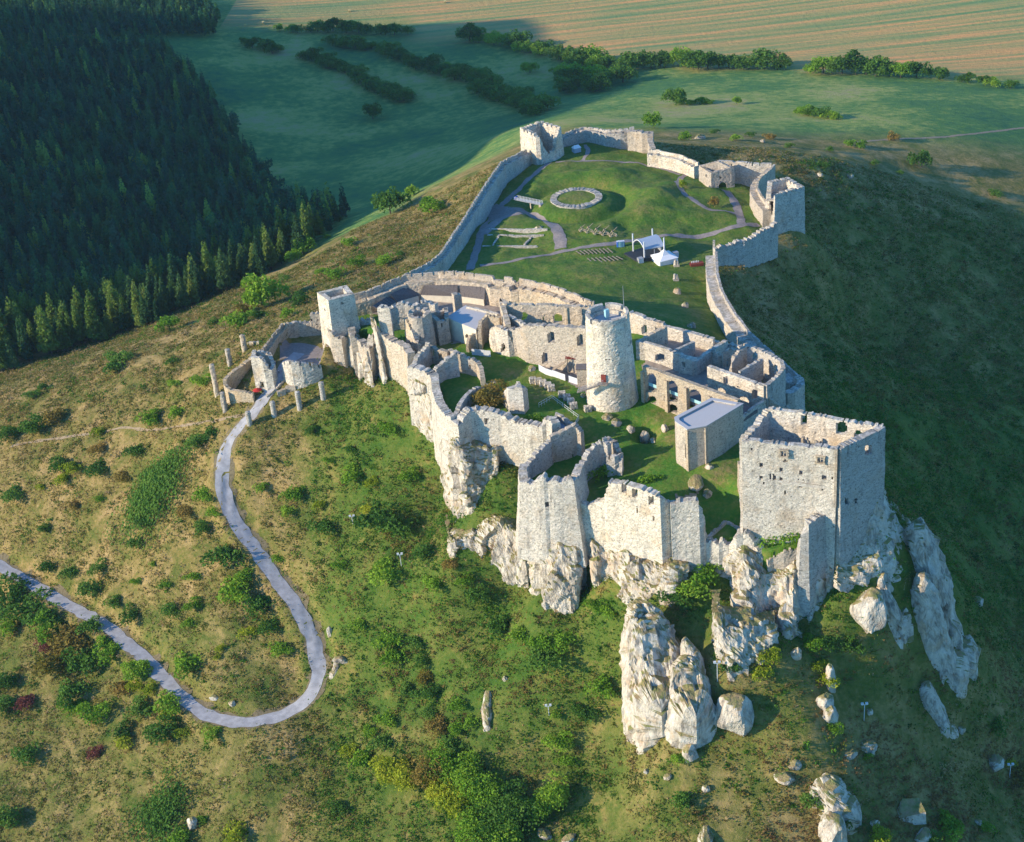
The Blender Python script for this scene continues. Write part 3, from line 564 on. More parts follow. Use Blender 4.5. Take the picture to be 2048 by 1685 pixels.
# ------------------------------------------------------------------ rock
def grid_rock(name, V, closed_u=False, amp=1., mat=None, parent=None, out=None, close=False):
    """displace a loft V[nu, nv, 3] into broken limestone"""
    du = np.gradient(V, axis=0); dv = np.gradient(V, axis=1); nn = np.cross(du, dv); nn /= np.linalg.norm(nn, axis=2)[..., None]+1e-9
    c = V.reshape(-1, 3).mean(0); 
    ref = out if out is not None else (V-c)
    sg = np.sign((nn*ref).sum(-1)); sg[sg == 0] = 1; nn = nn*sg[..., None]
    x, y, z = V[..., 0], V[..., 1], V[..., 2]
    wx, wy, wz = [1.4*vnoise(x/4+k, y/4, z/4) for k in (0, 9, 21)]
    d = 1.3*fbm(x/10, y/10, z/16, 3)+1.2*facet(x+wx, y+wy, z+wz, 6.5, 2.1)+.5*facet(x+wx, y+wy, z+wz, 2.6, 1.7, 3)+.22*facet(x, y, z, 1.2, 1., 5)+.2*fbm(x/1.2, y/1.2, z/1.2, 2)
    V = V+nn*(d*amp)[..., None]
    V[..., 2] += .3*amp*vnoise(x/1.5, y/1.5, z/1.5)
    if close:
        for e in (0, -1): V[e] = (V[e]+V[e, ::-1])/2
    nu, nv = V.shape[:2]; I = np.arange(nu*nv).reshape(nu, nv)
    J = np.vstack([I, I[:1]]) if closed_u else I
    Q = np.stack([J[:-1, :-1], J[1:, :-1], J[1:, 1:], J[:-1, 1:]], -1).reshape(-1, 4)
    return mk(name, V, Q, mat or M_ROCK, parent)
def cliff(label, cols, amp=1., name='limestone_cliff', cat='cliff', group=None, back=6., sink=5., res=.65):
    R = []
    for (px, py, z, rows) in cols:
        x0 = P(px, py, z)[:2]; u = -x0/np.linalg.norm(x0)
        pl = []
        q = x0+u*rows[0][1]; z0 = H(q, rows[0][0])
        pl.append([*(q-u*back), z0-.5]); pl.append([*(q-u*1.2), z0+.1])
        for rw in rows:
            ry, o = rw[:2]; q = x0+u*o+np.array([rw[2] if len(rw) > 2 else 0, 0]); pl.append([*q, H(q, ry)])
        pl.append([*(q+u*1.0), pl[-1][2]-sink]); R.append(np.array(pl, float))
    nr = max(len(r) for r in R); L = []
    for r in R:
        s = np.concatenate([[0], np.cumsum(np.linalg.norm(np.diff(r, axis=0), axis=1))]); t = np.linspace(0, s[-1], 64)
        L.append(np.stack([np.interp(t, s, r[:, k]) for k in range(3)], 1))
    a = L[0].copy(); b = L[-1].copy(); u0 = -a[5, :2]/np.linalg.norm(a[5, :2]); a[:, :2] -= u0*back; b[:, :2] -= u0*back
    L = [a]+L+[b]; L = np.array(L)
    d = np.linalg.norm(np.diff(L[:, 30, :], axis=0), axis=1); s = np.concatenate([[0], np.cumsum(d)]); m = max(8, int(s[-1]/res)); t = np.linspace(0, s[-1], m)
    hgt = np.linalg.norm(np.diff(L[len(L)//2], axis=0), axis=1).sum(); nv = max(12, int(hgt/res)); tv = np.linspace(0, 63, nv)
    X = np.empty((m, 64, 3)); 
    for k in range(3):
        for j in range(64): X[:, j, k] = np.interp(t, s, L[:, j, k])
    Y = np.empty((m, nv, 3))
    for k in range(3):
        for i in range(m): Y[i, :, k] = np.interp(tv, np.arange(64), X[i, :, k])
    ker = np.array([1, 2, 3, 2, 1])/9.
    for k in (0, 1):
        for j in range(nv): Y[:, j, k] = np.convolve(np.pad(Y[:, j, k], 2, mode='edge'), ker, 'valid')
    out = np.zeros_like(Y); out[..., 0] = -Y[..., 0]; out[..., 1] = -Y[..., 1]; out[..., 2] = 120
    return tag(grid_rock(name, Y, amp=amp, out=out), label, cat, group)
def fin(label, crest, amp=.8, name='limestone_crag', cat='rock', group=None, res=.6, p=.55, sink=3., parent=None):
    """upright rock: crest = (px, py, height, half width) going along its ridge"""
    c = np.array([[*P(a, b, z)[:2], z, w] for a, b, z, w in crest])
    s = np.concatenate([[0], np.cumsum(np.hypot(*np.diff(c[:, :2], axis=0).T))]); m = max(8, int(s[-1]/res)+1); t = np.linspace(0, s[-1], m)
    A = np.stack([np.interp(t, s, c[:, k]) for k in range(4)], 1)
    tg = np.gradient(A[:, :2], axis=0); tg /= np.linalg.norm(tg, axis=1)[:, None]+1e-9; tg[:] = np.array([np.convolve(np.pad(tg[:, k], 3, mode='edge'), np.ones(7)/7, 'valid') for k in (0, 1)]).T
    nn = np.stack([tg[:, 1], -tg[:, 0]], 1)
    # rounded ends
    e = np.linspace(0, 1, 7)[1:]; rows = []
    def section(cx, cy, zt, w, n):
        zg = min(float(gz(cx+n[0]*w, cy+n[1]*w)), float(gz(cx-n[0]*w, cy-n[1]*w)), zt-1)-sink; th = np.linspace(0, math.pi, NV)
        xx = np.sign(np.cos(th))*np.abs(np.cos(th))**p*w; zz = zg+(zt-zg)*np.abs(np.sin(th))**.5
        xx = xx*(1+.28*(1-(zz-zg)/(zt-zg)))
        return np.stack([cx+n[0]*xx, cy+n[1]*xx, zz], 1)
    hmax = 14; NV = max(26, int((2*hmax+2*c[:, 3].max())/res))
    w0 = A[0, 3]; w1 = A[-1, 3]
    for k in e[:0:-1] if False else [.98, .85, .65, .4, .2]:
        f = math.sqrt(1-k*k); q = A[0, :2]-tg[0]*w0*k; zt = A[0, 2]-(1-f)*6; rows.append(section(q[0], q[1], zt, w0*max(.12, f), nn[0]))
    for i in range(m): rows.append(section(A[i, 0], A[i, 1], A[i, 2], A[i, 3], nn[i]))
    for k in [.2, .4, .65, .85, .98]:
        f = math.sqrt(1-k*k); q = A[-1, :2]+tg[-1]*w1*k; zt = A[-1, 2]-(1-f)*6; rows.append(section(q[0], q[1], zt, w1*max(.12, f), nn[-1]))
    V = np.array(rows); ctr = V.mean(1, keepdims=True); o = V-ctr
    # close the two ends to a line
    for k_ in (0, -1): V[k_, :, :2] = ctr[k_, :, :2]
    return tag(grid_rock(name, V, amp=amp, out=o, parent=parent, close=True), label, cat, group)
def boulder(label, px, py, w, h, d=None, seed=0, name='boulder', cat='boulder', group=None, rz=0., amp=.22, lift=.16):
    q = g1(px, py); d = d or w; nu, nv = 44, 24; th = np.linspace(0, 2*math.pi, nu, endpoint=False); ph = np.linspace(-math.pi/2, math.pi/2, nv)
    T_, PH = np.meshgrid(th, ph, indexing='ij'); cx = np.cos(T_)*np.cos(PH); cy = np.sin(T_)*np.cos(PH); cz = np.sin(PH)
    k = 1/(np.abs(cx)**3+np.abs(cy)**3+np.abs(cz)**3)**(1/3.)
    rg = np.random.RandomState(seed+300); pn = rg.randn(15, 3)*[1, 1, .8]; pn /= np.linalg.norm(pn, axis=1)[:, None]; pd = .78+.3*rg.rand(15); r = np.full(cx.shape, 1.18)
    for a_, b_ in zip(pn, pd): q_ = cx*a_[0]+cy*a_[1]+cz*a_[2]; r = np.where(q_ > .12, np.minimum(r, b_/np.maximum(q_, .12)), r)
    r = r*(1+.12*fbm(cx*2.3+seed*7, cy*2.3, cz*2.3, 3)); sx, sy, sz = w/2, d/2, h*.66
    X, Y, Z = cx*r*sx, cy*r*sy, cz*r*sz; c_, s_ = math.cos(rz), math.sin(rz)
    V = np.stack([X*c_-Y*s_+q[0], X*s_+Y*c_+q[1], Z+q[2]+h*lift], -1)
    I = np.arange(nu*nv).reshape(nu, nv); J = np.vstack([I, I[:1]])
    return tag(mk(name, V, np.stack([J[:-1, :-1], J[1:, :-1], J[1:, 1:], J[:-1, 1:]], -1).reshape(-1, 4), M_ROCK), label, cat, group)
# ================================================================== LOWER BAILEY
gB = 'curtain walls of the lower bailey'
wall('long west curtain wall of pale stone, dropping from the far west tower beside the straw slope', [T(812,549,9),T(850,531,9),T(884,507,9),T(896,489,8.5),T(930,438,8),T(960,390,7.5),T(986,350,7),T(1006,323,6),T(1056,298,4)],
     2.6, group=gB, parapet=(1.7,.7,(2.4,.6,.7),-1), jag=.3, mat=M_WALLG)
wall('curved north curtain wall behind the far west tower', [T(1122,273,3),T(1136,265,3.5),T(1151,258,4),T(1168,255,4),T(1184,256,4),T(1213,260,4),T(1240,259,4.5),T(1268,253,5.5)], 2.4, group=gB, parapet=(1.3,.7,(2.6,.5,.6),-1), jag=.3, mat=M_WALLG)
wall('short high corner wall of the north curtain above the bare brown bank', [T(1256,262,4.5),T(1269,259,5.5),T(1285,262,5.5),T(1301,264,5),T(1300,280,4.5),T(1306,296,4.2)], 2.6, group=gB, jag=.5, mat=M_WALL)
wall('sunlit white curtain wall stepping down between the north corner and the square gatehouse', [T(1296,300,4),T(1318,301,4.2),T(1338,306,4),T(1358,311,3.6),T(1378,318,3),T(1393,326,2.5)], 3., group=gB, parapet=(1.6,.7,None,-1), jag=.35, mat=M_WALLW)
wall('straight wall with small loopholes running east from the square gatehouse', [T(1437,321,4.4),T(1465,322,4.4),T(1504,325,4.2),T(1543,326,4)], 1.4, group=gB, jag=.25, mat=M_WALLW,
     op=[(1463+14*i,330.3,1.2,1.3) for i in range(5)])
wall('curved double wall turning from the loopholed wall to the east tower', [T(1543,328,3.6),T(1532,340,4),T(1519,350,4),T(1510,361,4),T(1508,374,4),T(1514,388,4),T(1524,402,4.4),T(1534,412,5)], 3.6, group=gB, parapet=(1.6,.8,None,-1), jag=.3, mat=M_WALL)
wall('shaded south-east curtain wall below the east tower with broken top', [T(1428,495,4.6),T(1437,490,5.2),T(1452,485,5.5),T(1466,480,5.8),T(1486,475,6),T(1506,468,6.2),T(1520,460,6.4),T(1534,451,6.6),T(1552,441,7)], 2.2, zb=[-5,-6,-7,-8,-9], group=gB, jag=.8, mat=M_WALLG, op=())
wall('long curving east curtain wall with a walkway, descending behind the upper castle', [T(1423,503,6.5),T(1425,545,7),T(1432,575,7.5),T(1447,605,8),T(1466,635,8.5),T(1492,668,9),T(1520,694,9.5),T(1552,722,10),T(1592,756,10)], 4.6, zb=[-4,-6,-8,-12,-14], group=gB, parapet=(1.7,.9,None,-1), jag=.25, mat=M_WALLG)
wall('square corner bastion where the east curtain wall ends behind the chapel', [T(1592,752,10),T(1601,758,10),T(1602,766,9.5),T(1585,782,9),T(1572,785,9)], 2.5, zb=-14, name='corner_bastion', cat='bastion', jag=.2, mat=M_WALLG)
wall('tall thin standing pier at the break of the east curtain wall', [BT(1426,503,2,480),BT(1430.5,503,2,481)], 1., name='stone_pier', cat='pier', jag=.15, mat=M_WALLG)
# far west tower
def tower4(label, q, th, zb=None, closed=True, name='castle_tower', cat='tower', floor=None, **k):
    o = tag(wallmesh(name, q, th, zb, closed=closed, **k), label, cat)
    if floor is not None:
        m = MB(); m.prism([(p[0], p[1]) for p in q], floor-.6, floor); m.build('floor', M_WALLG, o)
    return o
tower4('far west tower with merlons and a broken open front', [T(1045,255,12),T(1073,268,12),T(1078,272,11),T(1092,303,2.5),T(1106,302,2),T(1112,262,10.5),T(1117,252,12),T(1081,242,12)], 1.7, jag=.35, cren=(2.0,1.1,1.2), batter=.04, mat=M_WALLW)
tower4('far east tower with merlons and a broad breach in its bailey side', [T(1540,362,12),T(1537,388,9),T(1531,432,0),T(1540,436,-1),T(1551,405,6),T(1553,386,12),T(1603,371,12),T(1574,355,12)], 1.8, zb=-13, jag=.3, cren=(1.7,.8,1.0), batter=.02, mat=M_WALLW, floor=7)
tower4('square roofless gatehouse with a wide arched gateway in the lower bailey', [BT(1402,358,-2,331.5),BT(1424,379,-4,344.5),BT(1464,373,-4,335),(*P(1437,321.5,7)[:2], 7.)], 1.3, jag=.12, mat=M_WALL, name='gatehouse', cat='gatehouse', res=.42,
       op=[(1446,374,8.5,9.5,1),(1441,356,1.5,2.5),(1412,352,1.2,3.)])
# ring
C0 = RINGC; rr = 9.9
ring = tag(wallmesh('round_keep_ruin', [(C0[0]+rr*math.cos(a), C0[1]+rr*math.sin(a), 2.3) for a in np.linspace(0, 2*math.pi, 40, endpoint=False)], 3.0, -1, closed=True, jag=.25, mat=M_WALLG, res=.5), 'low ring of grey stone, the stump of a round keep inside its dry moat', 'ruin')
ra = [T(1181,392,1.6),T(1181,405,1.6),T(1198,402,1.6)]
wallmesh('inner_wall', ra, .9, -1, parent=ring, jag=.2, mat=M_WALLW)
# small foundations
def low(label, pts, th=.8, h=.5, name='foundation_wall', cat='foundation', group='low foundation walls in the bailey lawn', mat=None):
    q = G([a for a, b in pts], [b for a, b in pts]); return wall(label, [(p[0], p[1], p[2]+h) for p in q], th, group=group, name=name, cat=cat, jag=.12, rough=.05, res=.5, mat=mat or M_WALLG)
low('northern long low foundation wall west of the gravel path', [(978,460),(1095,460)]); low('middle long low foundation wall west of the gravel path', [(975,472),(1088,472)]); low('southern long low foundation wall west of the gravel path', [(965,494),(1076,494)])
low('short low cross wall at the east end of the bailey foundations', [(1048,492),(1064,474)]); low('short low cross wall at the west end of the bailey foundations', [(986,492),(998,473)])
boulder('grey rubble heap at the end of the northern foundation wall', 1077, 458, 3.2, 1.6, seed=3, name='rubble_heap', cat='rubble')
boulder('dark boulder on the shaded bailey lawn nearest the east wall walk, northern one', 1354, 586, 3., 2.4, seed=5); boulder('dark boulder on the shaded bailey lawn, the southern one', 1384, 654, 3., 2.2, seed=6); boulder('dark boulder beside the back wall of the upper castle', 1370, 615, 2.6, 2.2, seed=8)
def BTg(px, pyb, pyt):
    q = g1(px, pyb); return (q[0], q[1], H(q, pyt))
# ================================================================== OUTER GATE
gG = 'walls of the outer gate court'
wall('long crenellated west wall of the outer gate court', [BT(527,738,4.5,706),BT(552,706,4.5,672),BT(575,682,4.5,645)], 1.7, group=gG, parapet=(1.5,.6,(2.6,.5,.9),-1), jag=.3, mat=M_WALLO, op=[(541.5,714,4,6),(560.5,690,4,5)])
wall('north wall of the outer gate court under the left square tower', [BT(575,682,4.5,645),BT(600,673,4.5,641),BT(625,670,4.5,641),BT(627,670,4.5,624),BT(648,668,4.5,624),BT(655,668,4.5,642)], 1.6, group=gG, jag=.5, mat=M_WALL, op=[(622,640,1.5,2),(635,640,1.5,2),(635,648,1.5,2)])
tower4('broken gate tower with a stepped flank beside the approach road', [BTg(517,774,712),BTg(537,777,714),BTg(540,776,723),BTg(547,774,739),BTg(552,758,728),BTg(545,744,704),BTg(518,752,700)], 1.3, jag=.4, mat=M_WALLW, batter=.02, name='gate_tower', cat='tower', op=[(529,743,1.4,3),(524,770,4.5,7,1)])
wall('crenellated curved white wall right of the outer gate', [BTg(571,757,727),BTg(578,763,721),BTg(592,773,722),BTg(610,769,725),BTg(630,761,728),BTg(645,752,730)], 1.4, group=gG, jag=0, cren=(2.4,.8,1.3), res=.4, mat=M_WALLW, batter=.03)
wall('low curved barbican wall around a patch of shaded lawn left of the gate', [T(503,714,6),T(490,724,5.4),T(474,736,5),T(458,748,4.6),T(449,759,4.2),T(450,768,3.4),T(458,776,2.6),T(478,781,2.2),T(506,785,2)], 1.3, group=gG, jag=.3, mat=M_WALLO)
low('low ruined wall end below the crenellated gate wall', [(572,779),(592,777)], 1.4, 1.2, 'wall_stub', 'wall', None, M_WALL); low('low ruined block beside the approach road bridge', [(555,790),(572,785)], 1.4, 1.5, 'wall_stub', 'wall', None, M_WALL)
low('pale parapet along the right edge of the approach road', [(534,797),(552,782),(570,762)], .5, 1., 'road_parapet', 'parapet', None, M_WALL)
low('low garden wall behind the barbican', [(497,690),(520,688)], 1., 1.2, 'wall_stub', 'wall', None, M_WALL)
# stone pillars
PIL = [(490,703,671,'slender rough pillar nearest the barbican wall'),(461,733,699,'rough pillar standing behind the barbican'),(435,790,730,'tallest rough stone pillar left of the barbican'),(451,822,786,'stout pillar just below the tallest one'),
       (500,850,824,'squat pillar right at the edge of the road'),(549,831,804,'first smooth pillar on the grass right of the road'),(600,817,784,'middle smooth pillar on the grass below the gate wall'),(647,797,765,'smooth pillar nearest the rock under the castle')]
for k, (px, pyb, pyt, lb) in enumerate(PIL):
    q = g1(px, pyb); h = H(q, pyt)-q[2]; r0 = 1.0; m = 18; nz = 14; a = np.linspace(0, 2*math.pi, m, endpoint=False); z = np.linspace(-1, h, nz)
    A_, Z_ = np.meshgrid(a, z, indexing='ij'); R_ = r0*(1-.1*Z_/h)*(1+.12*fbm(np.cos(A_)*2+k*9, np.sin(A_)*2, Z_*.8, 3)*(2.2 if k < 4 else .6))
    V = np.stack([q[0]+R_*np.cos(A_), q[1]+R_*np.sin(A_), q[2]+Z_], -1).reshape(-1, 3)
    I = np.arange(m*nz).reshape(m, nz); J = np.vstack([I, I[:1]]); V = np.vstack([V, [[q[0], q[1], q[2]+h+.35]]])
    o = mk('stone_pillar', V, [np.stack([J[:-1, :-1], J[1:, :-1], J[1:, 1:], J[:-1, 1:]], -1).reshape(-1, 4), np.array([[J[i, -1], J[i+1, -1], m*nz] for i in range(m)])], M_WALLG if k > 3 else M_WALL)
    tag(o, lb, 'stone pillar', 'free standing stone pillars near the gate')
    if k > 3: MB().tube([q[0], q[1], q[2]+h*.80], [q[0], q[1], q[2]+h*.86], r0*1.04, n=18).build('band', M_WALLG, o)
# ================================================================== UPPER CASTLE, west part
tower4('square white tower with a small hollow top at the west end of the upper castle', [T(641,585,30),T(659,598,30),T(701,587,30),T(689,573,30)], 1.9, 2, jag=.1, rough=.06, res=.45, batter=.03, mat=M_WALLW, op=[(650,620,1.2,2.2),(685,607,1.5,2)], floor=25)
gU = 'outer walls of the upper castle'
wall('long curved back wall of the upper castle with a parapet of slits', [T(706,592,22),T(735,584,22.5),T(762,573,23),T(790,560,23.5),T(812,552,24),T(840,550,24),T(874,547,24),T(876,544,24.8),T(920,546,24.8),T(980,554,24.6),T(984,561,23.6),T(1004,564,23.4),T(1006,556,25),T(1024,559,25),T(1026,567,23.6),T(1035,568,23.5),T(1037,560,25),T(1080,568,25),T(1120,580,25),T(1150,592,25),T(1166,600,24.6),T(1185,606,24)],
     3.4, -2, group=gU, parapet=(2.4,.8,(3.6,.35,1.2),-1), jag=.2, mat=M_WALL)
wall('back wall right of the round main tower with an arched window', [T(1262,622,26),T(1290,633,26),T(1328,645,25.5),T(1331,650,24.6),T(1360,658,24.5),T(1395,668,24.3),T(1428,676,24)], 1.6, 4, group=gU, jag=.3, mat=M_WALLW, op=[(1289,660,6,9,1),(1312,660,3,4)])
wall('short broken wall linking the back wall with the chapel', [T(1424,681,22),T(1440,684,22),T(1462,684,22),T(1476,690,22),T(1492,690,24)], 1.6, 4, group=gU, jag=.6, mat=M_WALLG)
gI = 'inner walls of the upper castle'
def iw(label, pts, th=1.2, zb=None, **k): return wall(label, pts, th, zb, name=k.pop('name', 'ruined_wall'), cat=k.pop('cat', 'ruined wall'), group=k.pop('group', gI), **k)
iw('big sunlit bastion wall with tufts of grass, west flank of the upper castle', [T(748,627,32),T(752,648,28),T(762,660,25.5),T(774,668,24.5),T(792,678,24.5),T(812,690,25),T(822,705,25)], 2.6, -2, mat=M_WALL, batter=.06, jag=.5, cat='bastion', name='bastion_wall')
iw('tall stone stump on top of the west bastion', [T(757,611,34),T(773,613,34),T(776,628,30)], 2.2, 16, mat=M_WALLW, jag=.3)
iw('curved wall in blue shade around the small green pit', [T(776,616,27),T(790,607,28),T(808,603,28.5),T(826,604,28.5),T(842,600,28.5),T(858,600,28),T(872,604,28)], 1.8, 12, mat=M_WALLG, jag=.7)
t_ = [P(838,624, 31)+np.array([3.1*math.cos(a), 3.1*math.sin(a), 0]) for a in np.linspace(0, 2*math.pi, 14, endpoint=False)]
iw('small round turret with a hollow top among the western ruins', [tuple(p) for p in t_], 1.7, 10, closed=True, mat=M_WALL, jag=.4, batter=.05, cat='turret', name='round_turret')
iw('tall narrow pillar of masonry in front of the round turret', [T(813,628,30),T(818,640,29),T(826,655,27),T(836,676,24),T(842,690,21)], 2.0, -1, mat=M_WALL, jag=.8, batter=.05)
tower4('roofless square room with a window between turret and flat roof', [T(862,624,27),T(876,640,27),T(893,634,27),T(892,616,27)], 1.3, 12, jag=.5, mat=M_WALL, name='ruined_room', cat='ruin', op=[(884,650,1.6,4)])
iw('thin upright wall stub behind the flat grey roof', [BT(909,624,18,588),BT(924,620,18,586)], 2., 14, mat=M_WALL, jag=.15)
# flat roof building
q = [T(894,635,25),T(951,659,25),T(972,628,25),T(931,612,25)]
fb = empty('flat_roofed_building', (q[0][0], q[0][1], 14)); fb_loc = np.array(fb.location)
tag(fb, 'small building with a flat grey roof among the western ruins', 'building')
def loc(o, root):   # keep world placement of a part under a root that has been moved
    o.parent = root; o.matrix_parent_inverse = Matrix.Translation(-Vector(root.location)); return o
bpy.context.view_layer.update()
loc(wallmesh('wall', q, .7, 12, closed=True, jag=0, mat=M_PLASTER, rough=.03, op=[(933,673,3,4)]), fb)
cq = np.mean([p[:2] for p in q], 0); rq = [tuple(cq+(np.array(p[:2])-cq)*1.03) for p in q]
loc(MB().prism(rq, 24.7, 25.1).build('roof', M_FLAT), fb)
loc(wallmesh('roof_parapet', [T(933,612,26),T(972,620,26),T(996,627,26)], .9, 22, jag=.1, mat=M_WALLW), fb)
iw('brown plastered wall corner right of the flat grey roof', [T(958,662,25),T(961,640,27),T(975,628,28),T(1000,633,28)], 1.2, 13, mat=M_WALLO, jag=.4, op=[(978,686,3,10)])
iw('sloping brown wall below the flat roofed building', [T(934,690,21),T(938,672,23),T(955,663,24)], 1., 13, mat=M_WALLO, jag=.3)
iw('ruined house end with a doorway left of the palace walls', [BT(985,700,17,672),BT(990,706,17,652),BT(1003,712,17,648),BT(1021,717,17,655),BT(1032,715,17,700)], 1.6, 15, mat=M_WALLW, jag=.6, op=[(1006,695,4,9,1)])
iw('upper long palace wall with arched windows left of the main tower', [T(1016,648,29),T(1003,600,30),T(1012,606,30),T(1045,608,30),T(1090,608,30),T(1130,609,30.2),T(1180,611,30.5)], 1.7, 14, mat=M_WALL, jag=.3, op=[(1048,634,6.5,10,1),(1116,637,9.5,10,1),(1086,640,1.5,5)])
wc = T(1136,632,30); tag(MB().tube((*P(1136,650,25)[:2], 21), (*P(1136,650,25)[:2], 31.5), .9, .8, 8).build('chimney_flue', M_WALLO), 'narrow brown chimney flue on the upper palace wall', 'chimney')
iw('lower long palace wall with two big windows and a doorway, facing the lawn', [BT(1020,712,17,655),BT(1040,716,17,655),BT(1057,722,18,650),BT(1062,724,18,648),BT(1100,732,18,649),BT(1140,740,18,651),BT(1180,748,18,654)], 2.2, 15, mat=M_WALL, jag=.3, op=[(1102,675,7.5,11,1),(1160,681,7,12,1),(1090,716,6,11,1)])
iw('cross wall at the end of the two long palace walls', [BT(1060,722,18,650),T(1040,640,29),T(1018,628,29)], 1.1, 15, mat=M_WALLG, jag=.6)
# shed roofs along the back wall
def shed(label, qs, wallz=13):
    m = MB(); V = [*qs, *[(a, b, c-.35) for a, b, c in qs]]
    m.add(V, [[0, 1, 2, 3], [7, 6, 5, 4], [0, 4, 5, 1], [1, 5, 6, 2], [2, 6, 7, 3], [3, 7, 4, 0]]); o = m.build('lean_to_shed', M_ROOF); tag(o, label, 'shed', 'dark lean-to sheds under the back wall')
    a, b = np.array(qs[3]), np.array(qs[2]); a2 = a.copy(); b2 = b.copy(); ctr = np.mean(np.array(qs), 0)
    a2 += (ctr-a2)*.06; b2 += (ctr-b2)*.06
    wallmesh('front_wall', [(a2[0], a2[1], a[2]-.3), (b2[0], b2[1], b[2]-.3)], .5, wallz, parent=o, jag=0, mat=M_PLASTER, rough=.02)
    k = int(max(3, np.linalg.norm(b-a)/1.4)); r = MB()
    for i in range(1, k):
        t = i/k; p0 = np.array(qs[0])*(1-t)+np.array(qs[1])*t; p1 = a*(1-t)+b*t; p0[2] += .06; p1[2] += .06; r.tube(p0, p1, .07, n=4)
    r.build('roof_battens', M_DARK, o)
shed('brownish lean-to roof nearest the square white tower', [T(745,612,19),T(777,592,19),T(792,603,17),T(764,622,17)])
shed('second dark ribbed lean-to roof along the back wall', [T(781,589,20),T(818,570,20.5),T(838,590,17),T(794,603,17)])
shed('long dark lean-to roof in the middle of the back wall', [T(848,571,21),T(915,570,21),T(915,592,17),T(840,589,17)])
shed('right hand dark lean-to roof behind the wall stub', [T(919,571,21),T(970,575,21),T(969,598,17),T(922,592,17)])
# scaffolding / terrace by the white tower
iw('jagged low walls on the rock below the square white tower', [T(658,634,19),T(664,648,19.5),T(676,640,19),T(700,634,19),T(742,636,19),T(745,650,18)], 1.5, 6, mat=M_WALLG, jag=1.2)
iw('stepped ruined wall climbing the rock left of the west bastion', [T(702,652,19),T(706,668,19.5),T(718,672,18.5),T(728,684,18),T(738,690,19),T(741,668,22),T(748,664,23)], 2.2, 2, mat=M_WALL, jag=1.0)
iw('slim ruined wall with an opening on the rock below the square white tower', [T(657,650,18),T(664,660,19),T(680,668,18),T(690,672,16)], 2., 2, mat=M_WALL, jag=1.1, op=[(672,666,1.5,4)])
# ruined house in the middle west
iw('curved rim wall left of the two windowed inner wall', [T(826,736,24),T(829,722,25),T(836,705,26),T(848,692,27),T(856,684,27)], 1.4, 15, mat=M_WALLG, jag=.5)
iw('ochre inner wall with two windows in the western ruins', [T(852,689,25),T(870,695,25),T(896,703,25)], 1.4, 14, mat=M_WALLO, jag=.25, op=[(865,709,4,7,1),(880,714,3,6)])
iw('gable shaped wall rising behind the great curved wall', [T(869,738,24.5),T(886,720,26),T(908,704,28),T(914,703,28)], 1.5, 14, mat=M_WALLG, jag=.4)
iw('crumbling wall sloping down to the castle lawn', [T(896,694,25),T(914,702,27),T(935,712,25.5),T(955,720,24.5),T(962,732,24),T(965,752,22)], 1.5, 14, mat=M_WALL, jag=.5, op=[(940,734,3,4,1)])
wall('great curved sunlit wall over the western cliff with a thick grey crest', [T(818,726,25),T(830,729,25),T(843,733,25),T(858,738,25),T(868,746,24.5),T(872,775,23.8),T(880,800,23),T(890,818,23),T(906,830,23),T(916,838,22.5),T(924,827,23.5),T(936,817,24),T(955,813,24.2),T(980,818,24),T(1004,823,23.5),T(1020,832,22.6),T(1041,839,22.2),T(1066,845,22.4),T(1085,847,22.8),T(1093,836,24.4),T(1104,832,25.5),T(1112,846,25)],
     2.6, [-4,-2,0,4,6,6], group=gU, jag=.6, mat=M_WALLW, batter=.07, op=[(972,843,4.5,6)])
iw('arching stub wall crossing between the great curved wall and the lawn', [T(908,832,22.5),T(918,810,23.5),T(930,790,24),T(948,776,23.5),T(968,771,22.5),T(982,766,21)], 1.5, 16, mat=M_WALLG, jag=.35)
iw('free standing stone stump beside the rust coloured bush', [BT(1015,808,18,786),BT(1025,822,18,775),BT(1029,826,18,768),BT(1044,828,18,768),BT(1049,822,18,776)], 3.4, 16, mat=M_WALLG, jag=.7, name='masonry_stump', cat='masonry stump')
iw('thin low wall beside the sunken stair pit', [T(1108,846,22),T(1113,826,22),T(1125,832,22),T(1142,846,22),T(1156,858,22)], .9, 15, mat=M_WALLG, jag=.2)
wall('straight shaded wall running back from the sunken pit', [T(1099,872,23),T(1125,860,24),T(1151,847,25),T(1164,862,23)], 1.6, 8, group=gU, mat=M_WALL, jag=.25, op=[(1146,915,3,6)])
iw('stepped shaded wall going down to the south tower', [T(1046,966,19),T(1043,948,19.5),T(1047,934,20),T(1056,924,20.5),T(1066,908,22),T(1080,893,23),T(1098,876,23)], 1.6, 2, mat=M_WALLG, jag=.9)
iw('stepped wall with a plant filled gap right of the south tower', [T(1156,938,20),T(1168,910,21.5),T(1180,895,22.5),T(1198,880,24),T(1208,873,25),T(1218,884,24)], 1.5, 6, mat=M_WALLG, jag=.8)
iw('crumbled pale wall above the south yard', [T(1206,866,23),T(1222,872,22.5),T(1232,886,21.5),T(1238,900,20.5)], 1.6, 8, mat=M_WALL, jag=1.2)
iw('detached ragged wall slab above the south yard', [T(1213,906,21),T(1228,904,21.5),T(1240,904,21),T(1238,934,17)], 1.6, 6, mat=M_WALLG, jag=1.2)
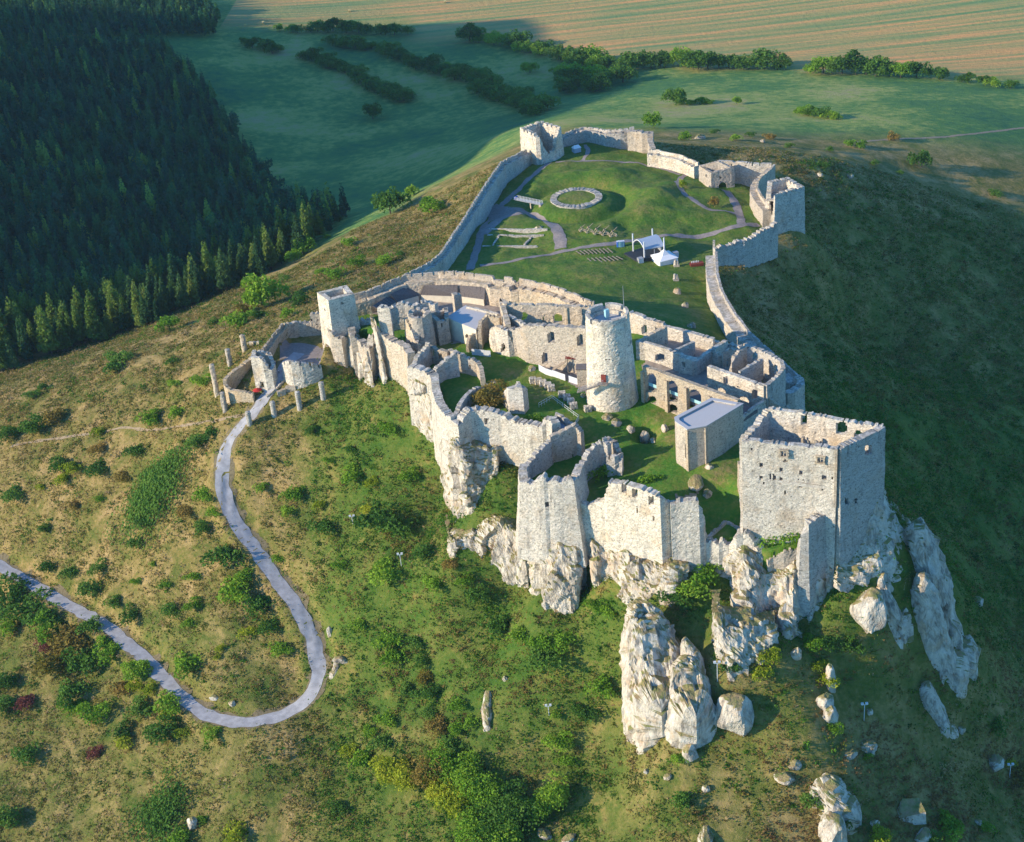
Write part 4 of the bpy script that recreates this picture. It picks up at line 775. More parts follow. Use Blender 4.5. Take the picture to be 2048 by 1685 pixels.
# south tower and front walls
wall('tall battered south tower face with one small window over the white cliff', [BT(1049,935,20,925),BT(1046,950,20,940),BT(1049,968,20,958),BT(1068,972,20,962),BT(1084,975,20,950),BT(1091,975.5,20,944),BT(1099,976,20,961),BT(1109,977,20,952),BT(1143,979,20,955),BT(1154,964,20,944),BT(1160,942,20,928)], 2.4, [-3,-4,-4,-4,-4], group=gU, name='south_tower', cat='tower', mat=M_WALLW, jag=.5, batter=.11, op=[(1093,1011,3.6,5)])
wall('high front wall with three windows in its top storey', [BT(1158,1004,15,1001),BT(1175,1007,15,1005),BT(1196,1011,15,1000),BT(1214,1016,15,994),BT(1219,1018,15,972),BT(1224,1019,15,957),BT(1244,1025,15,961),BT(1264,1031,15,965),BT(1300,1041,15,978),BT(1322,1048,15,988),BT(1332,1044,15,997),BT(1343,1040,15,1003)], 2.2, [-4,-6,-8,-8,-8], group=gU, mat=M_WALLW, jag=.4, batter=.03, op=[(1248,978,5,8),(1268.5,987,5,8),(1302,1001,4.2,8),(1274,1022,2.4,5),(1306,1037,2.4,5)])
wall('front wall panel with a slanting broken right edge, right of the three windows', [T(1340,1004,22.5),T(1352,1000,23),T(1372,997,23.5),T(1396,996,23.8),T(1401,1012,21),T(1407,1045,15),T(1412,1077,10)], 2.0, [-6,-8,-8,-7], group=gU, mat=M_WALLW, jag=.35, batter=.03, op=[(1327,1026,2.6,2.6)])
wall('low broken parapet between the front wall and the split tower', [T(1410,1077,10),T(1425,1076,10),T(1438,1082,9.5),T(1445,1075,10.5),T(1456,1082,9.5),T(1462,1082,9.5)], 1.8, -14, group=gU, mat=M_WALLW, jag=.6, batter=.03)
wall('rounded weathered tower stump split by a dark vertical joint', [T(1462,1078,10),T(1474,1060,13.5),T(1486,1056,14),T(1500,1064,13),T(1512,1078,11),T(1522,1096,9),T(1532,1112,7.5)], 2.6, -14, group=gU, name='tower_stump', cat='tower', mat=M_WALLW, jag=.7, batter=.07)
wall('narrow rounded wall buttress left of the shaded south corner', [T(1532,1114,7.5),T(1545,1108,8),T(1556,1105,8.5),T(1566,1096,10),T(1580,1091,10.5),T(1596,1092,10),T(1606,1088,11)], 2.2, -20, group=gU, mat=M_WALL, jag=.6, batter=.08)
wall('blue shaded south corner wall under the great palace', [BT(1601,1106,10,1094),BT(1606,1112,10,1064),BT(1612,1112,10,1040),BT(1634,1098,10,1029),BT(1655,1086,10,1021),BT(1668,1079,10,1026),BT(1680,1073,10,1023)], 2.2, -16, group=gU, mat=M_WALLG, jag=.4, batter=.05)
wall('narrow sunlit wall edge leaning against the palace front', [T(1661,982,26),T(1665,1000,23),T(1669,1024,20)], 1.1, 8, group=gU, mat=M_WALLW, jag=.4)
iw('low ruined cross wall in the south yard, north arm', [T(1412,1076,10),T(1434,1055,10.5),T(1450,1042,11)], .9, None, mat=M_WALLG, jag=.3); iw('low ruined cross wall in the south yard, east arm', [T(1450,1040,11),T(1470,1050,10.5),T(1484,1056,10.5)], .9, None, mat=M_WALLG, jag=.3)
# ================================================================== PALACE
Zp = 42.
pal = empty('great_palace', T(1600,950,20)); tag(pal, 'great roofless white palace on the highest rock at the east corner', 'castle building')
bpy.context.view_layer.update()
pf = [T(1485,876,Zp),T(1530,881,Zp-.2),T(1600,889,Zp-.6),T(1628,893,Zp-.7),T(1630,888,Zp+.1),T(1676,895,Zp+.2)]
loc(wallmesh('front_wall', pf, 1.7, [10,8,6,2,0], jag=.3, mat=M_WALLW, res=.45, rough=.1, op=[(1567,907.5,5,7),(1640.6,920,5,7.5),(1523,931,4,3.6),(1563,939,4,4),(1601.7,946,3.5,4),(1648,955,4.5,4.2),(1521.8,957,4,4.3),(1540.5,954,2.6,7,1),(1548.5,955,2.4,6.5,1),(1561.5,962,4.5,7.5,1),(1601,971,4.2,4.5),(1646,977,4,3.6),(1571,922.6,5,2.4,1),(1571,986,1.5,3),(1528,967,2,2.5),(1502,899,1.6,1.6),(1598,959,1.8,1.6),(1607,960,1.8,1.6),(1664,957,1.4,1.5)]), pal)
loc(wallmesh('right_wall', [T(1676,895,Zp+.2),T(1722,872,Zp+.2),T(1766,850,Zp+.2)], 2.0, [-2,-4,0], jag=.25, mat=M_WALLG, res=.45, off=0., batter=.02, op=[(1693.6,1003,3,7),(1712,1002,3.4,6),(1738,900,7,9)]), pal)
loc(wallmesh('back_wall', [T(1537,814,Zp+.5),T(1600,822,Zp+.5),T(1700,840,Zp+.3),T(1766,850,Zp+.2)], 1.5, 12, jag=.35, mat=M_WALLW, res=.45, op=[(1608,841,6,10),(1683,857,10,12),(1716,868,7,8,1)]), pal)
loc(wallmesh('left_wall', [T(1537,814,Zp+.5),T(1520,830,Zp-.6),T(1504,852,Zp-1.2),T(1485,876,Zp)], 1.8, 12, jag=1.1, mat=M_WALLG, res=.45), pal)
loc(MB().prism([p[:2] for p in [T(1487,878,Zp),T(1676,898,Zp),T(1764,850,Zp),T(1540,816,Zp)]], 29, 30).build('floor', M_WALLG), pal)
loc(wallmesh('cross_wall', [T(1545,850,37),T(1600,868,35.5),T(1640,880,35)], .9, 29, jag=1.6, mat=M_WALLG), pal)
loc(wallmesh('inner_pier', [T(1604,872,38),T(1608,873,38)], 1., 29, jag=.3, mat=M_WALLO), pal)
loc(wallmesh('quoins', [T(1671.5,895.6,Zp+.1),T(1676.6,896.2,Zp+.1)], 2.1, 24, jag=0, mat=M_WALLO, rough=.04), pal)
def wframe(px, py, hw, hh, par):      # dressed stone surround and mullions of a palace window
    a = np.array(pf[0][:2]); b = np.array(pf[-1][:2]); d = (b-a)/np.linalg.norm(b-a); n = np.array([d[1], -d[0]])
    # hit of the sight line with the wall face
    r = FWD*F+RT*(px-1024)-UPV*(py-842.5); o = a+n*.95; t = ((o[0])*n[0]+(o[1])*n[1])/(r[0]*n[0]+r[1]*n[1]); c = CAM+r*t
    k = np.linalg.norm(c-CAM)/F; w = hw*k*1.25; h = hh*k*1.15; ang = math.atan2(d[1], d[0]); m = MB(); nn = np.array([*n, 0]); dd = np.array([*d, 0])
    for s_ in (-1, 1):
        m.box(c+dd*s_*(w+.2)+nn*.02, (.45, .5, 2*h+.4), ang)
        m.box(c+np.array([0, 0, s_*(h+.1)])+nn*.03, (2*w+1.1, .5, .4), ang)
    f = loc(m.build('window_frame', M_WALLO), par); 
    v = MB(); v.box(c-nn*.3, (.16, .2, 2*h), ang); v.box(c-nn*.3+np.array([0, 0, h*.1]), (2*w, .2, .16), ang); loc(v.build('mullion', M_WALLW), par)
wframe(1567, 907.5, 4.6, 6.2, pal); wframe(1640.6, 920, 4.6, 6.2, pal)
iw('shaded brown wall strip at the left foot of the palace', [BT(1481,968,17,918),BT(1485,985,16,930),BT(1487,990,16,960)], 1.6, 6, mat=M_WALLO, jag=.9)
# ================================================================== apse building with the flat roof
aq = [BT(1357,914,18,843),BT(1378,929,18,852),BT(1412,923,18,852),BT(1481,880,18,813),(*P(1424,794,31)[:2], 31),(*P(1353,831,31)[:2], 31)]
za = float(np.mean([q[2] for q in aq[:4]])); aq = [(q[0], q[1], za) for q in aq]
ap = empty('chapel_building', (aq[0][0], aq[0][1], 18)); tag(ap, 'flat roofed chapel building of cream stone with a canted end on the lawn', 'chapel'); bpy.context.view_layer.update()
loc(wallmesh('wall', aq, 1.1, 13, closed=True, jag=0, mat=M_WALLO if False else M_WALL, rough=.03, res=.5, op=[(1372,903,2.6,13)]), ap)
ca = np.mean([q[:2] for q in aq], 0); loc(MB().prism([tuple(ca+(np.array(q[:2])-ca)*.96) for q in aq], za-.8, za-.4).build('roof', M_FLAT), ap)
loc(wallmesh('coping', [(q[0], q[1], za+.18) for q in aq], 1.3, za-.1, closed=True, jag=0, mat=M_FLAT, rough=0), ap)
for i in (1, 2):
    p = aq[i]; c = np.array(p[:2])+(np.array(p[:2])-ca)/np.linalg.norm(np.array(p[:2])-ca)*.35; loc(MB().box((*c, (za+15)/2), (.9, .9, za-16), .6).build('corner_quoins', M_WALLO), ap)
# ================================================================== arcade
ar = [BT(1284,802,18,733),BT(1300,810,18,741),BT(1340,824,18,757),BT(1400,845,18,780),(*P(1479,803,32)[:2], 32.)]
arz = float(np.mean([a[2] for a in ar[:4]])); print('arcade z', arz, 'chapel z', za)
zA = 30.
A0 = np.array(T(1289,735,zA)); A1 = np.array(T(1478,804,zA))
arc = tag(wallmesh('arcade', [(A0[0], A0[1], zA+.7), (A1[0], A1[1], zA+.7)], 1.4, 14, jag=0, mat=M_WALLO, res=.35, op=[(1302,766,11,19,1),(1342,783,14,21,1),(1388,801,15,22,1),(1303,800,9,7,1),(1343,817,11,8,1)]), 'two storey stone arcade with round arches beside the main tower', 'arcade')
dA = (A1-A0)/np.linalg.norm(A1-A0); angA = math.atan2(dA[1], dA[0]); nA = np.array([dA[1], -dA[0], 0])
for f_ in (.0, .26, .47, .72):
    c = A0+(A1-A0)*f_+nA*.9; MB().box((c[0], c[1], 22.2), (1.1, 1.2, 13.5), angA).build('buttress', M_WALLO, arc)
gm = MB()
for f0, f1 in ((.02, .16), (.20, .36), (.40, .60)):
    a = A0+(A1-A0)*f0-nA*.8; b = A0+(A1-A0)*f1-nA*.8; a[2] = b[2] = 24.; gm.box((a+b)/2, (np.linalg.norm(b-a), .08, 1.1), angA)
gm.build('railing', M_CYAN, arc)
m = MB(); m.prism([tuple((A0-nA*1.)[:2]), tuple((A1-nA*1.)[:2]), tuple((A1-nA*9)[:2]), tuple((A0-nA*9)[:2])], 22.2, 23.2); m.build('gallery_floor', M_ROOF, arc)
# walls right of main tower
iw('blue shaded house wall with an arched opening above the arcade', [T(1272,682,26),T(1290,683,26),T(1320,692,26),T(1345,700,26),T(1366,708,26)], 1.4, 16, mat=M_WALLG, jag=.25, op=[(1320,715,10,8,1)])
iw('block of pale masonry at the end of the arched house wall', [T(1361,711,25.5),T(1374,714,25.5),T(1388,718,25.5),T(1390,722,25)], 2.2, 15, mat=M_WALLW, jag=.25, op=[(1367,730,3.5,5)])
iw('gable wall rising to the back wall right of the main tower', [T(1273,684,25.5),T(1300,668,27),T(1333,652,28)], 1.2, 16, mat=M_WALL, jag=.2)
iw('low dividing wall in the roofless house', [T(1350,699,25),T(1368,691,25),T(1388,682,25)], 1., 16, mat=M_WALLG, jag=.2)
iw('long diagonal wall between the roofless house and the chapel ruin', [T(1389,722,25),T(1405,710,25),T(1424,698,25),T(1438,688,24),T(1452,680,23)], 1.6, 15, mat=M_WALLG, jag=.3)
iw('ragged middle wall with a doorway beside the chapel ruin', [T(1424,700,25),T(1436,706,25),T(1447,710,24),T(1449,700,27),T(1462,694,28),T(1472,697,28)], 1.2, 15, mat=M_WALL, jag=.6, op=[(1455,728,2,6)])
# chapel ruin
iw('sunlit front wall of the roofless oval hall with windows and a door', [T(1417,730,29),T(1440,738,29),T(1470,748,29),T(1500,759,29),T(1530,770,29)], 1.3, 15, mat=M_WALLW, jag=.3, op=[(1451,762,5,8),(1509,790,5,10),(1468,775,12,1,1)], cat='hall wall', name='hall_wall')
iw('round shaded end wall of the roofless oval hall', [T(1530,770,29),T(1546,757,29),T(1560,745,29),T(1567,733,29),T(1563,722,29),T(1553,715,29),T(1538,706,29),T(1524,699,29),T(1508,693,29.3),T(1493,690,29.5)], 1.3, 0, mat=M_WALLG, jag=.3, op=[(1510,712,6,8,1),(1551,737,5,8,1)], cat='hall wall', name='hall_wall')
iw('high plastered cross wall inside the oval hall', [T(1493,690,29.5),T(1480,698,29.5),T(1468,707,29),T(1463,722,27),T(1461,738,24)], 1.1, 15, mat=M_WALL, jag=.4, cat='hall wall', name='hall_wall')
iw('low straight cross wall inside the oval hall', [T(1479,741,28.5),T(1500,729,28.5),T(1525,716,28.5)], 1., 15, mat=M_WALLG, jag=.2, cat='hall wall', name='hall_wall')
iw('sloping wall dropping from the hall to the palace', [T(1531,786,25),T(1545,797,24),T(1562,806,23),T(1580,812,22)], 1.4, 4, mat=M_WALL, jag=.5)
iw('low edge wall of the dark terrace', [T(1482,834,24),T(1506,815,24.3),T(1530,798,24.5)], .8, 15, mat=M_WALLG, jag=.15)
# ================================================================== MAIN TOWER
b0 = P(1228, 824, 18); cT = b0[:2]+np.array([.3, 8.0]); 
mt = empty('main_tower', (cT[0], cT[1], 17)); tag(mt, 'great round main tower of white stone rising above the lawn', 'tower'); bpy.context.view_layer.update()
zT = H(cT-np.array([0, 6.4]), 642); print('tower top', zT)
pc = [(cT[0]+5.6*math.cos(a), cT[1]+5.6*math.sin(a), zT) for a in np.linspace(-math.pi/2, 1.5*math.pi, 44, endpoint=False)]
loc(wallmesh('shaft', [(x, y, zT-1.8) for x, y, z in pc], 2.0, 14, closed=True, jag=0, mat=M_WALLW, res=.45, batter=.052, op=[(1208,757,3.5,6),(1262,685,1.4,4),(1271,742,1.8,5)]+[(1190+7*i,720+abs(i-3)*.3,1.,1.) for i in range(5)]), mt)
loc(wallmesh('parapet', pc, 1.0, zT-2.6, closed=True, jag=.25, mat=M_WALLW, res=.4, cren=(5.2,.9,1.5), off=.5), mt)
loc(MB().tube((*cT, zT-3.5), (*cT, zT-2.9), 5.2, n=32).build('roof_deck', M_FLAT), mt)
loc(MB().box((*P(1213,620,zT)[:2], zT-1.4), (1.3, 1.0, 3.), .5).build('stair_hatch', M_CYAN), mt)
fp = P(1248, 618, zT-1)[:2]; o = MB(); o.tube((*fp, zT-2.9), (*fp, H(fp, 572)), .12, .06, 6); tag(o.build('flag_mast', M_GREY), 'thin mast on the rim of the main tower', 'mast')
# door, landing and stair
dpos = P(1207, 752, 27.5); a = math.atan2(dpos[1]-cT[1], dpos[0]-cT[0])
def onT(px, py, r):     # point on the tower surface seen at px, py
    dd = FWD*F+RT*(px-1024)-UPV*(py-842.5); o = CAM; A = dd[0]**2+dd[1]**2; B = 2*(dd[0]*(o[0]-cT[0])+dd[1]*(o[1]-cT[1])); C_ = (o[0]-cT[0])**2+(o[1]-cT[1])**2-r*r
    t = (-B-math.sqrt(max(0, B*B-4*A*C_)))/(2*A); return o+dd*t
dq = onT(1207, 757, 7.6); an = math.atan2(dq[1]-cT[1], dq[0]-cT[0])
loc(MB().box(dq, (.5, 1.5, 2.4), an).build('door', M_REDB), mt)
st = MB(); nrm = np.array([math.cos(an), math.sin(an), 0]); tan = np.array([-nrm[1], nrm[0], 0]); l0 = dq+nrm*1.1-np.array([0, 0, 1.4])
st.box(l0, (1.8, 3.2, .2), an)
e1 = l0+np.array([-7.6, 1.2, -2.6]); L_ = e1-l0
for i in range(12): p = l0+L_*(i+1)/12+nrm*0; st.box(p, (.75, 1.3, .12), math.atan2(L_[1], L_[0]))
loc(st.build('stair', M_WOOD), mt); rl = MB()
for s_ in (0, 1):
    for hh in (.5, 1.1):
        off = nrm*.8*(1 if s_ else -.6)+np.array([0, 0, hh]); rl.tube(l0+off, e1+off, .06, n=5)
    for i in range(7): p = l0+L_*i/6+nrm*.8*(1 if s_ else -.6); rl.tube(p, p+np.array([0, 0, 1.1]), .05, n=5)
loc(rl.build('stair_railing', M_GREY), mt)
# ================================================================== ROCK UNDER AND AROUND THE CASTLE
for a_, k_ in CL: cliff(*a_, **k_)
gK = 'limestone crags below the palace'
fin('high grey crag standing against the palace cliff', [(1772,1040,11,4.),(1786,1080,5,4.5),(1796,1120,-1,4.),(1800,1150,-6,3.5)], 1., group=gK)
fin('sunlit crag with a mossy brown cap between the palace cliff and the twin slabs', [(1768,1148,1,2.6),(1782,1180,-4,3.2),(1798,1222,-12,3.8)], .8, group=gK)
boulder('smooth rounded grey boulder leaning at the left of the mossy crag', 1740, 1236, 9.5, 10, 9, 4, group=gK, amp=.18)
fin('taller rear slab of the twin crags at the far right', [(1848,1042,8,4.6),(1866,1085,1,5.6),(1886,1145,-9,5.2),(1908,1210,-20,5.2),(1930,1280,-32,4.4)], 1., group=gK)
fin('front slab of the twin crags with a sunlit left face and mossy ridge', [(1848,1145,-3,3.0),(1870,1190,-10,4.2),(1888,1245,-20,4.8),(1910,1305,-31,4.6)], .8, group=gK)
fin('small low crag with a grassy back below the twin slabs', [(1858,1366,-32,2.8),(1880,1405,-39,3.4),(1898,1450,-47,3.)], .6, group=gK)
fin('big leaning crag standing alone on the slope in front of the cliffs', [(1284,1212,Zy(1284,1212,338),5.8),(1302,1250,Zy(1302,1250,334),7.6),(1312,1300,Zy(1312,1300,330),8.4),(1316,1350,Zy(1316,1350,326),7.6)], 1.1, group=gK)
fin('right hand block of the lone crag with mossy ledges', [(1366,1318,Zy(1366,1318,325),4.6),(1378,1344,Zy(1378,1344,322),6.4),(1380,1366,Zy(1380,1366,320.5),6.4)], .9, group=gK)
fin('little rock horn behind the right hand block of the lone crag', [(1370,1276,Zy(1370,1276,330),1.5),(1390,1304,Zy(1390,1304,328),1.8)], .5, group=gK)
boulder('large angular boulder with a flat mossy top beside the lone crag', 1466, 1440, 10, 9, 9, 11, amp=.15, group='boulders on the slope')
gO = 'boulders on the slope'
for px, py, w, h, d, s_, lb in [(1650,1410,5.,4.2,4.6,1,'grey boulder, upper one of a touching pair on the slope'),(1661,1437,4.4,4.2,4.,2,'pale boulder, lower one of a touching pair on the slope'),(1381,1512,4.,4.2,4,3,'single white boulder on the open grass below the lone crag'),(1366,1490,1.8,2.6,1.8,4,'small upright white stone just above the single white boulder'),
   (1660,1370,3.4,8.,3,5,'upright narrow rock with yellow leaves at its foot'),(1594,1310,3.,3.,3,6,'small white rock among bright yellow green bushes'),(1575,1272,3,3,3,7,'little rock half sunk in the weeds under the fluted cliff'),(1664,1680,8.,9,7,8,'tall pale boulder at the bottom edge with a bush on it'),(1568,1558,5,2.2,4,9,'flat ragged outcrop among brown weeds'),
   (1590,1532,3,1.8,3,10,'small flat outcrop above the ragged one'),(1735,1497,5,2.6,4,12,'white outcrop beside the right hand floodlight'),(1700,1510,4,1.6,3,13,'low pale slab left of the outcrop by the floodlight'),(1412,1680,9,2.2,4,14,'long low outcrop cut by the bottom edge of the photo'),(1090,1672,5,2,3,15,'low white outcrop right of the dark trees at the bottom'),(1140,1678,4,1.6,3,16,'second low outcrop right of the dark trees at the bottom'),
   (1990,1530,5,3.2,5,17,'pale rock at the far right among brown weeds'),(1922,1462,2.4,2,2,18,'little blue white block beside the low grassy crag'),(1335,1556,2,1.6,2,19,'tiny white stone left of the brown weeds'),(1412,1580,1.8,1.6,2,20,'tiny pointed white stone in the middle of the slope'),(1955,1210,4,3,4,21,'dark rock on the shaded slope right of the twin slabs'),
   (1750,1650,2.4,1.6,2,22,'small stone left of the block shaped like a roof'),(1845,1678,6,2.6,4,23,'outcrop at the bottom edge below the roof shaped block'),(1958,1648,2,1.6,2,24,'single small stone at the bottom right'),(1740,1425,1.6,1.2,2,25,'tiny stone next to the right hand floodlight'),(1293,1545,1.6,1.2,1.5,26,'tiny white stone alone in the lower grass'),(660,1268,1.6,3.4,1.6,27,'thin pale rock at the outer edge of the road bend'),
   (682,1322,4.5,1.8,3,28,'flat pale rock above the leaning rock at the road bend'),(386,1652,3.2,3.6,3,29,'white boulder at the bottom left'),(1010,1360,1.5,1.5,1.5,30,'tiny stone above the rock rib'),(428,1397,3,1.4,2,31,'pale stone on the verge inside the hairpin'),(465,1408,2.2,1.4,2,32,'second pale stone on the verge inside the hairpin'),
   (1700,355,3.4,2,3,33,'dark grey rock on the shaded slope behind the east tower'),(1640,352,3,2,3,34,'left dark rock on the shaded slope behind the east tower'),(1400,277,5,2.4,4,35,'grey rock in the brown scrub beyond the north wall'),(1525,285,2.5,2,2.5,36,'small white rock in the brown scrub beyond the north wall'),(1418,935,2.6,1.4,2,37,'small grey stone near the chapel on the lawn'),
   (1415,990,3.,2.,2.6,38,'brownish boulder on the shaded lawn below the palace'),(1392,968,8,1.6,4,39,'low rubble patch of pinkish stones on the lawn')]:
    boulder(lb, px, py, w, h, d, s_, group=gO, amp=.3, rz=s_)
fin('big grey rock at the lower right with a smaller sunlit face', [(1656,1560,float(g1(1672,1625)[2])+7.5,3.8),(1670,1580,float(g1(1680,1632)[2])+7,4.8),(1692,1606,float(g1(1700,1645)[2])+5,4.2)], .7, group=gO)
fin('narrow rock rib sticking out of the grass in the middle foreground', [(a, b, float(g1(a, b)[2])+.9, w) for a, b, w in ((975,1382,.9),(972,1410,1.1),(975,1450,.8))], .4, group=gO, sink=1)
fin('leaning pale rock at the outer edge of the hairpin bend', [(a, b, float(g1(a, b)[2])+1, w) for a, b, w in ((675,1320,.9),(664,1345,1.2))], .4, group=gO, sink=1)
fin('grassy topped rock under the palace front in the castle yard', [(1497,990,13.5,2.),(1515,1002,12.5,4.),(1545,1010,11,2.2)], .5, group='rocks in the castle yard', sink=1.5)
fin('crag with a bald grey head right of the outer gate court', [(676,705,10,2.2),(690,722,7,2.6),(700,745,1,2.)], .6, group='limestone cliffs under the castle')
fin('small crag between the bald grey crag and the west bastion', [(715,765,2.,1.5),(722,782,-1,1.5)], .4, group='limestone cliffs under the castle')
for px, py, w, h, s_, lb in [(1262,862,2.6,2.,40,'rubble heap left of the dark hollow in the lawn'),(1288,880,3.2,3.4,41,'round overgrown masonry lump inside the dark hollow'),(1308,884,2.4,1.6,42,'pinkish broken stones inside the dark hollow'),(1330,860,2.2,2.2,43,'wall remnant at the right rim of the dark hollow'),(1215,836,3.4,1.6,44,'rough outcrop just below the main tower'),(1232,848,3.4,1.8,45,'second rough outcrop below the main tower'),(1064,740,2.4,1.8,46,'pale round boulder at the corner of the lower palace wall'),(988,766,2,1.4,47,'little boulder at the end of the arching stub wall'),(1166,793,2,1.2,48,'grey stone beside the second stone pile')]:
    boulder(lb, px, py, w, h, w*.9, s_, group='rocks in the castle yard', rz=s_, amp=.3)
q = g1(1820, 1632); o = MB(); V = [(-3.4, -2.2, -1), (3.4, -2.2, -1), (3.4, 2.2, -1), (-3.4, 2.2, -1), (-3.0, -2.2, 1.6), (3.2, -1.8, 2.6), (2.6, 2.2, 3.4), (-1.4, 2.2, 3.6), (-3.1, 0, 2.2)]
o.add(np.array(V)*1.1+q, [[0, 1, 5, 4], [1, 2, 6, 5], [2, 3, 7, 6], [4, 5, 6, 7]], [[3, 0, 8], [0, 4, 8], [3, 8, 7], [4, 7, 8]]); tag(o.build('boulder', M_ROCK), 'block of rock shaped like a small roof at the lower right', 'boulder', gO)
# ================================================================== VEGETATION
def tris(c, s, rng, flat=1.):      # random small leaf faces round the centres c
    n = len(c); a = rng.randn(n, 3)*[1, 1, flat]; a /= np.linalg.norm(a, axis=1)[:, None]; b = rng.randn(n, 3)*[1, 1, flat]; b -= (a*b).sum(1)[:, None]*a; b /= np.linalg.norm(b, axis=1)[:, None]
    s = np.asarray(s).reshape(-1, 1)*np.ones((n, 1)); V = np.stack([c+a*s, c-a*s*.5+b*s*.85, c-a*s*.5-b*s*.85], 1)
    return V.reshape(-1, 3)
def conifer_v(h, r, n, seed, size=.75, slim=.85):
    rng = np.random.RandomState(seed); t = 1-np.sqrt(rng.rand(n))*.9; t = np.clip(t, 0, 1); th = rng.rand(n)*6.283
    wh = .78+.22*np.sin(t*h*2.2+seed)+.18*np.sin(th*3+seed+t*5); rad = r*(1-t)**slim*wh*(.55+.45*rng.rand(n)**.5)+.08
    c = np.stack([rad*np.cos(th), rad*np.sin(th), h*(.10+.90*t)-rad*.22], 1)
    return tris(c, size*(.45+.75*(1-t)), rng)
def blob_v(w, d, h, n, seed, size=.4, lobes=7):
    rng = np.random.RandomState(seed); L = rng.randn(lobes, 3)*[.26, .26, .15]; L[:, 2] = np.abs(L[:, 2])+.28; R = .26+.2*rng.rand(lobes); k = rng.randint(0, lobes, n)
    a = rng.randn(n, 3); a /= np.linalg.norm(a, axis=1)[:, None]; a[:, 2] = np.abs(a[:, 2])*1.0-.25*(rng.rand(n) < .3)
    c = (L[k]+a*(R[k]*(.7+.35*rng.rand(n)))[:, None]); c[:, 2] = np.clip(c[:, 2], -.02, 2); c = c*[w, d, h/.75]
    return tris(c, size*(.6+.7*rng.rand(n)), rng)
def facev(V): return np.arange(len(V)).reshape(-1, 3)
def copy_tree(o, loc, rz, sc):
    c = o.copy(); COL.objects.link(c); c.location = loc; c.rotation_euler = (0, 0, rz); c.scale = sc if isinstance(sc, tuple) else (sc, sc, sc)
    for ch in list(o.children): d = ch.copy(); COL.objects.link(d); d.parent = c; d.matrix_parent_inverse = ch.matrix_parent_inverse
    return c
PROTO = {}; USED = {}
def proto_tree(key, V, mat, trunk=None, name='tree'):
    e = empty(name); mk('crown', V, facev(V), mat, e)
    if trunk:
        h, r, nb = trunk; m = MB(); m.tube((0, 0, -.8), (0, 0, h), r, r*.3, 6)
        for i in range(nb): a = i*2.4; z = h*(.35+.5*i/nb); m.tube((0, 0, z), (math.cos(a)*h*.22, math.sin(a)*h*.22, z+h*.12), r*.35, r*.1, 4)
        m.build('trunk', M_BARK, e)
    PROTO[key] = e; USED[key] = False
def proto_shrub(key, V, mat, name='shrub'):
    PROTO[key] = mk(name, V, facev(V), mat); USED[key] = False
def put(key, loc, rz, sc, label, cat, group):
    if not USED[key]:
        o = PROTO[key]; USED[key] = True; o.location = loc; o.rotation_euler = (0, 0, rz); o.scale = sc if isinstance(sc, tuple) else (sc, sc, sc)
    else: o = copy_tree(PROTO[key], loc, rz, sc)
    return tag(o, label, cat, group)
for i in range(4): proto_tree(('spruce', i), conifer_v(18, 3.5, 900, 11+i, .9), M_SPRUCE, (15, .28, 0), 'spruce_tree')
for i in range(3): proto_tree(('larch', i), conifer_v(19, 3.8, 850, 31+i, .9, .7), M_LARCH, (16, .26, 6), 'larch_tree')
for i in range(3): proto_tree(('broad', i), blob_v(7, 7, 7, 1300, 51+i, .5, 9), M_LEAF, (5, .3, 6), 'broadleaf_tree')
for i in range(3): proto_tree(('broadb', i), blob_v(7, 7, 6.5, 1300, 61+i, .48, 9), M_LEAFB, (4.5, .25, 6), 'broadleaf_tree')
KM = {'d': M_LEAF, 'b': M_LEAFB, 'y': M_LEAFY, 'r': M_LEAFR, 'o': M_LEAFO}
for k_, m_ in KM.items():
    for i in range(3): proto_shrub((k_, i), blob_v(1, 1, .62, 900, 70+i+ord(k_), .062, 9), m_)
def tuftmat():
    m, n, b = newmat('grass_tufts', .9); at = N(n, 'ShaderNodeVertexColor', layer_name='Col'); thin(n, b, at.outputs[0]); return m
M_TUFT = tuftmat()
# ---- the forest
FP = [(-90,-60,0),(385,-20,0),(440,38,0),(432,72,0),(335,88,0),(345,120,0),(410,180,0),(470,260,0),(520,345,0),(560,410,0),(620,425,0),(695,432,0),(660,470,0),(600,512,0),(520,556,0),(400,606,0),(300,652,0),(200,686,0),(60,730,0),(-90,770,0)]
xx, yy = np.meshgrid(np.arange(-620, -40, 6.4), np.arange(520, 1700, 6.4)); xx = xx.ravel()+RNG.rand(xx.size)*5.4; yy = yy.ravel()+RNG.rand(yy.size)*5.4
zz = gz(xx, yy); qx, qy = proj(xx, yy, zz); ins = (polydist(qx, qy, FP) > 0) & (qx > -70) & (qy > -110)
clear = (np.abs(qy-(92+qx*-.02)) < 9) & (qx > 120)          # the gap between the two stands
ins &= ~clear
fx, fy, fz, fqx, fqy = xx[ins], yy[ins], zz[ins], qx[ins], qy[ins]
dist = np.hypot(fx, fy); order = np.argsort(dist); print('forest trees', len(order))
edge = polydist(fqx, fqy, FP)
near_i = order[:290]; far_i = order[290:]
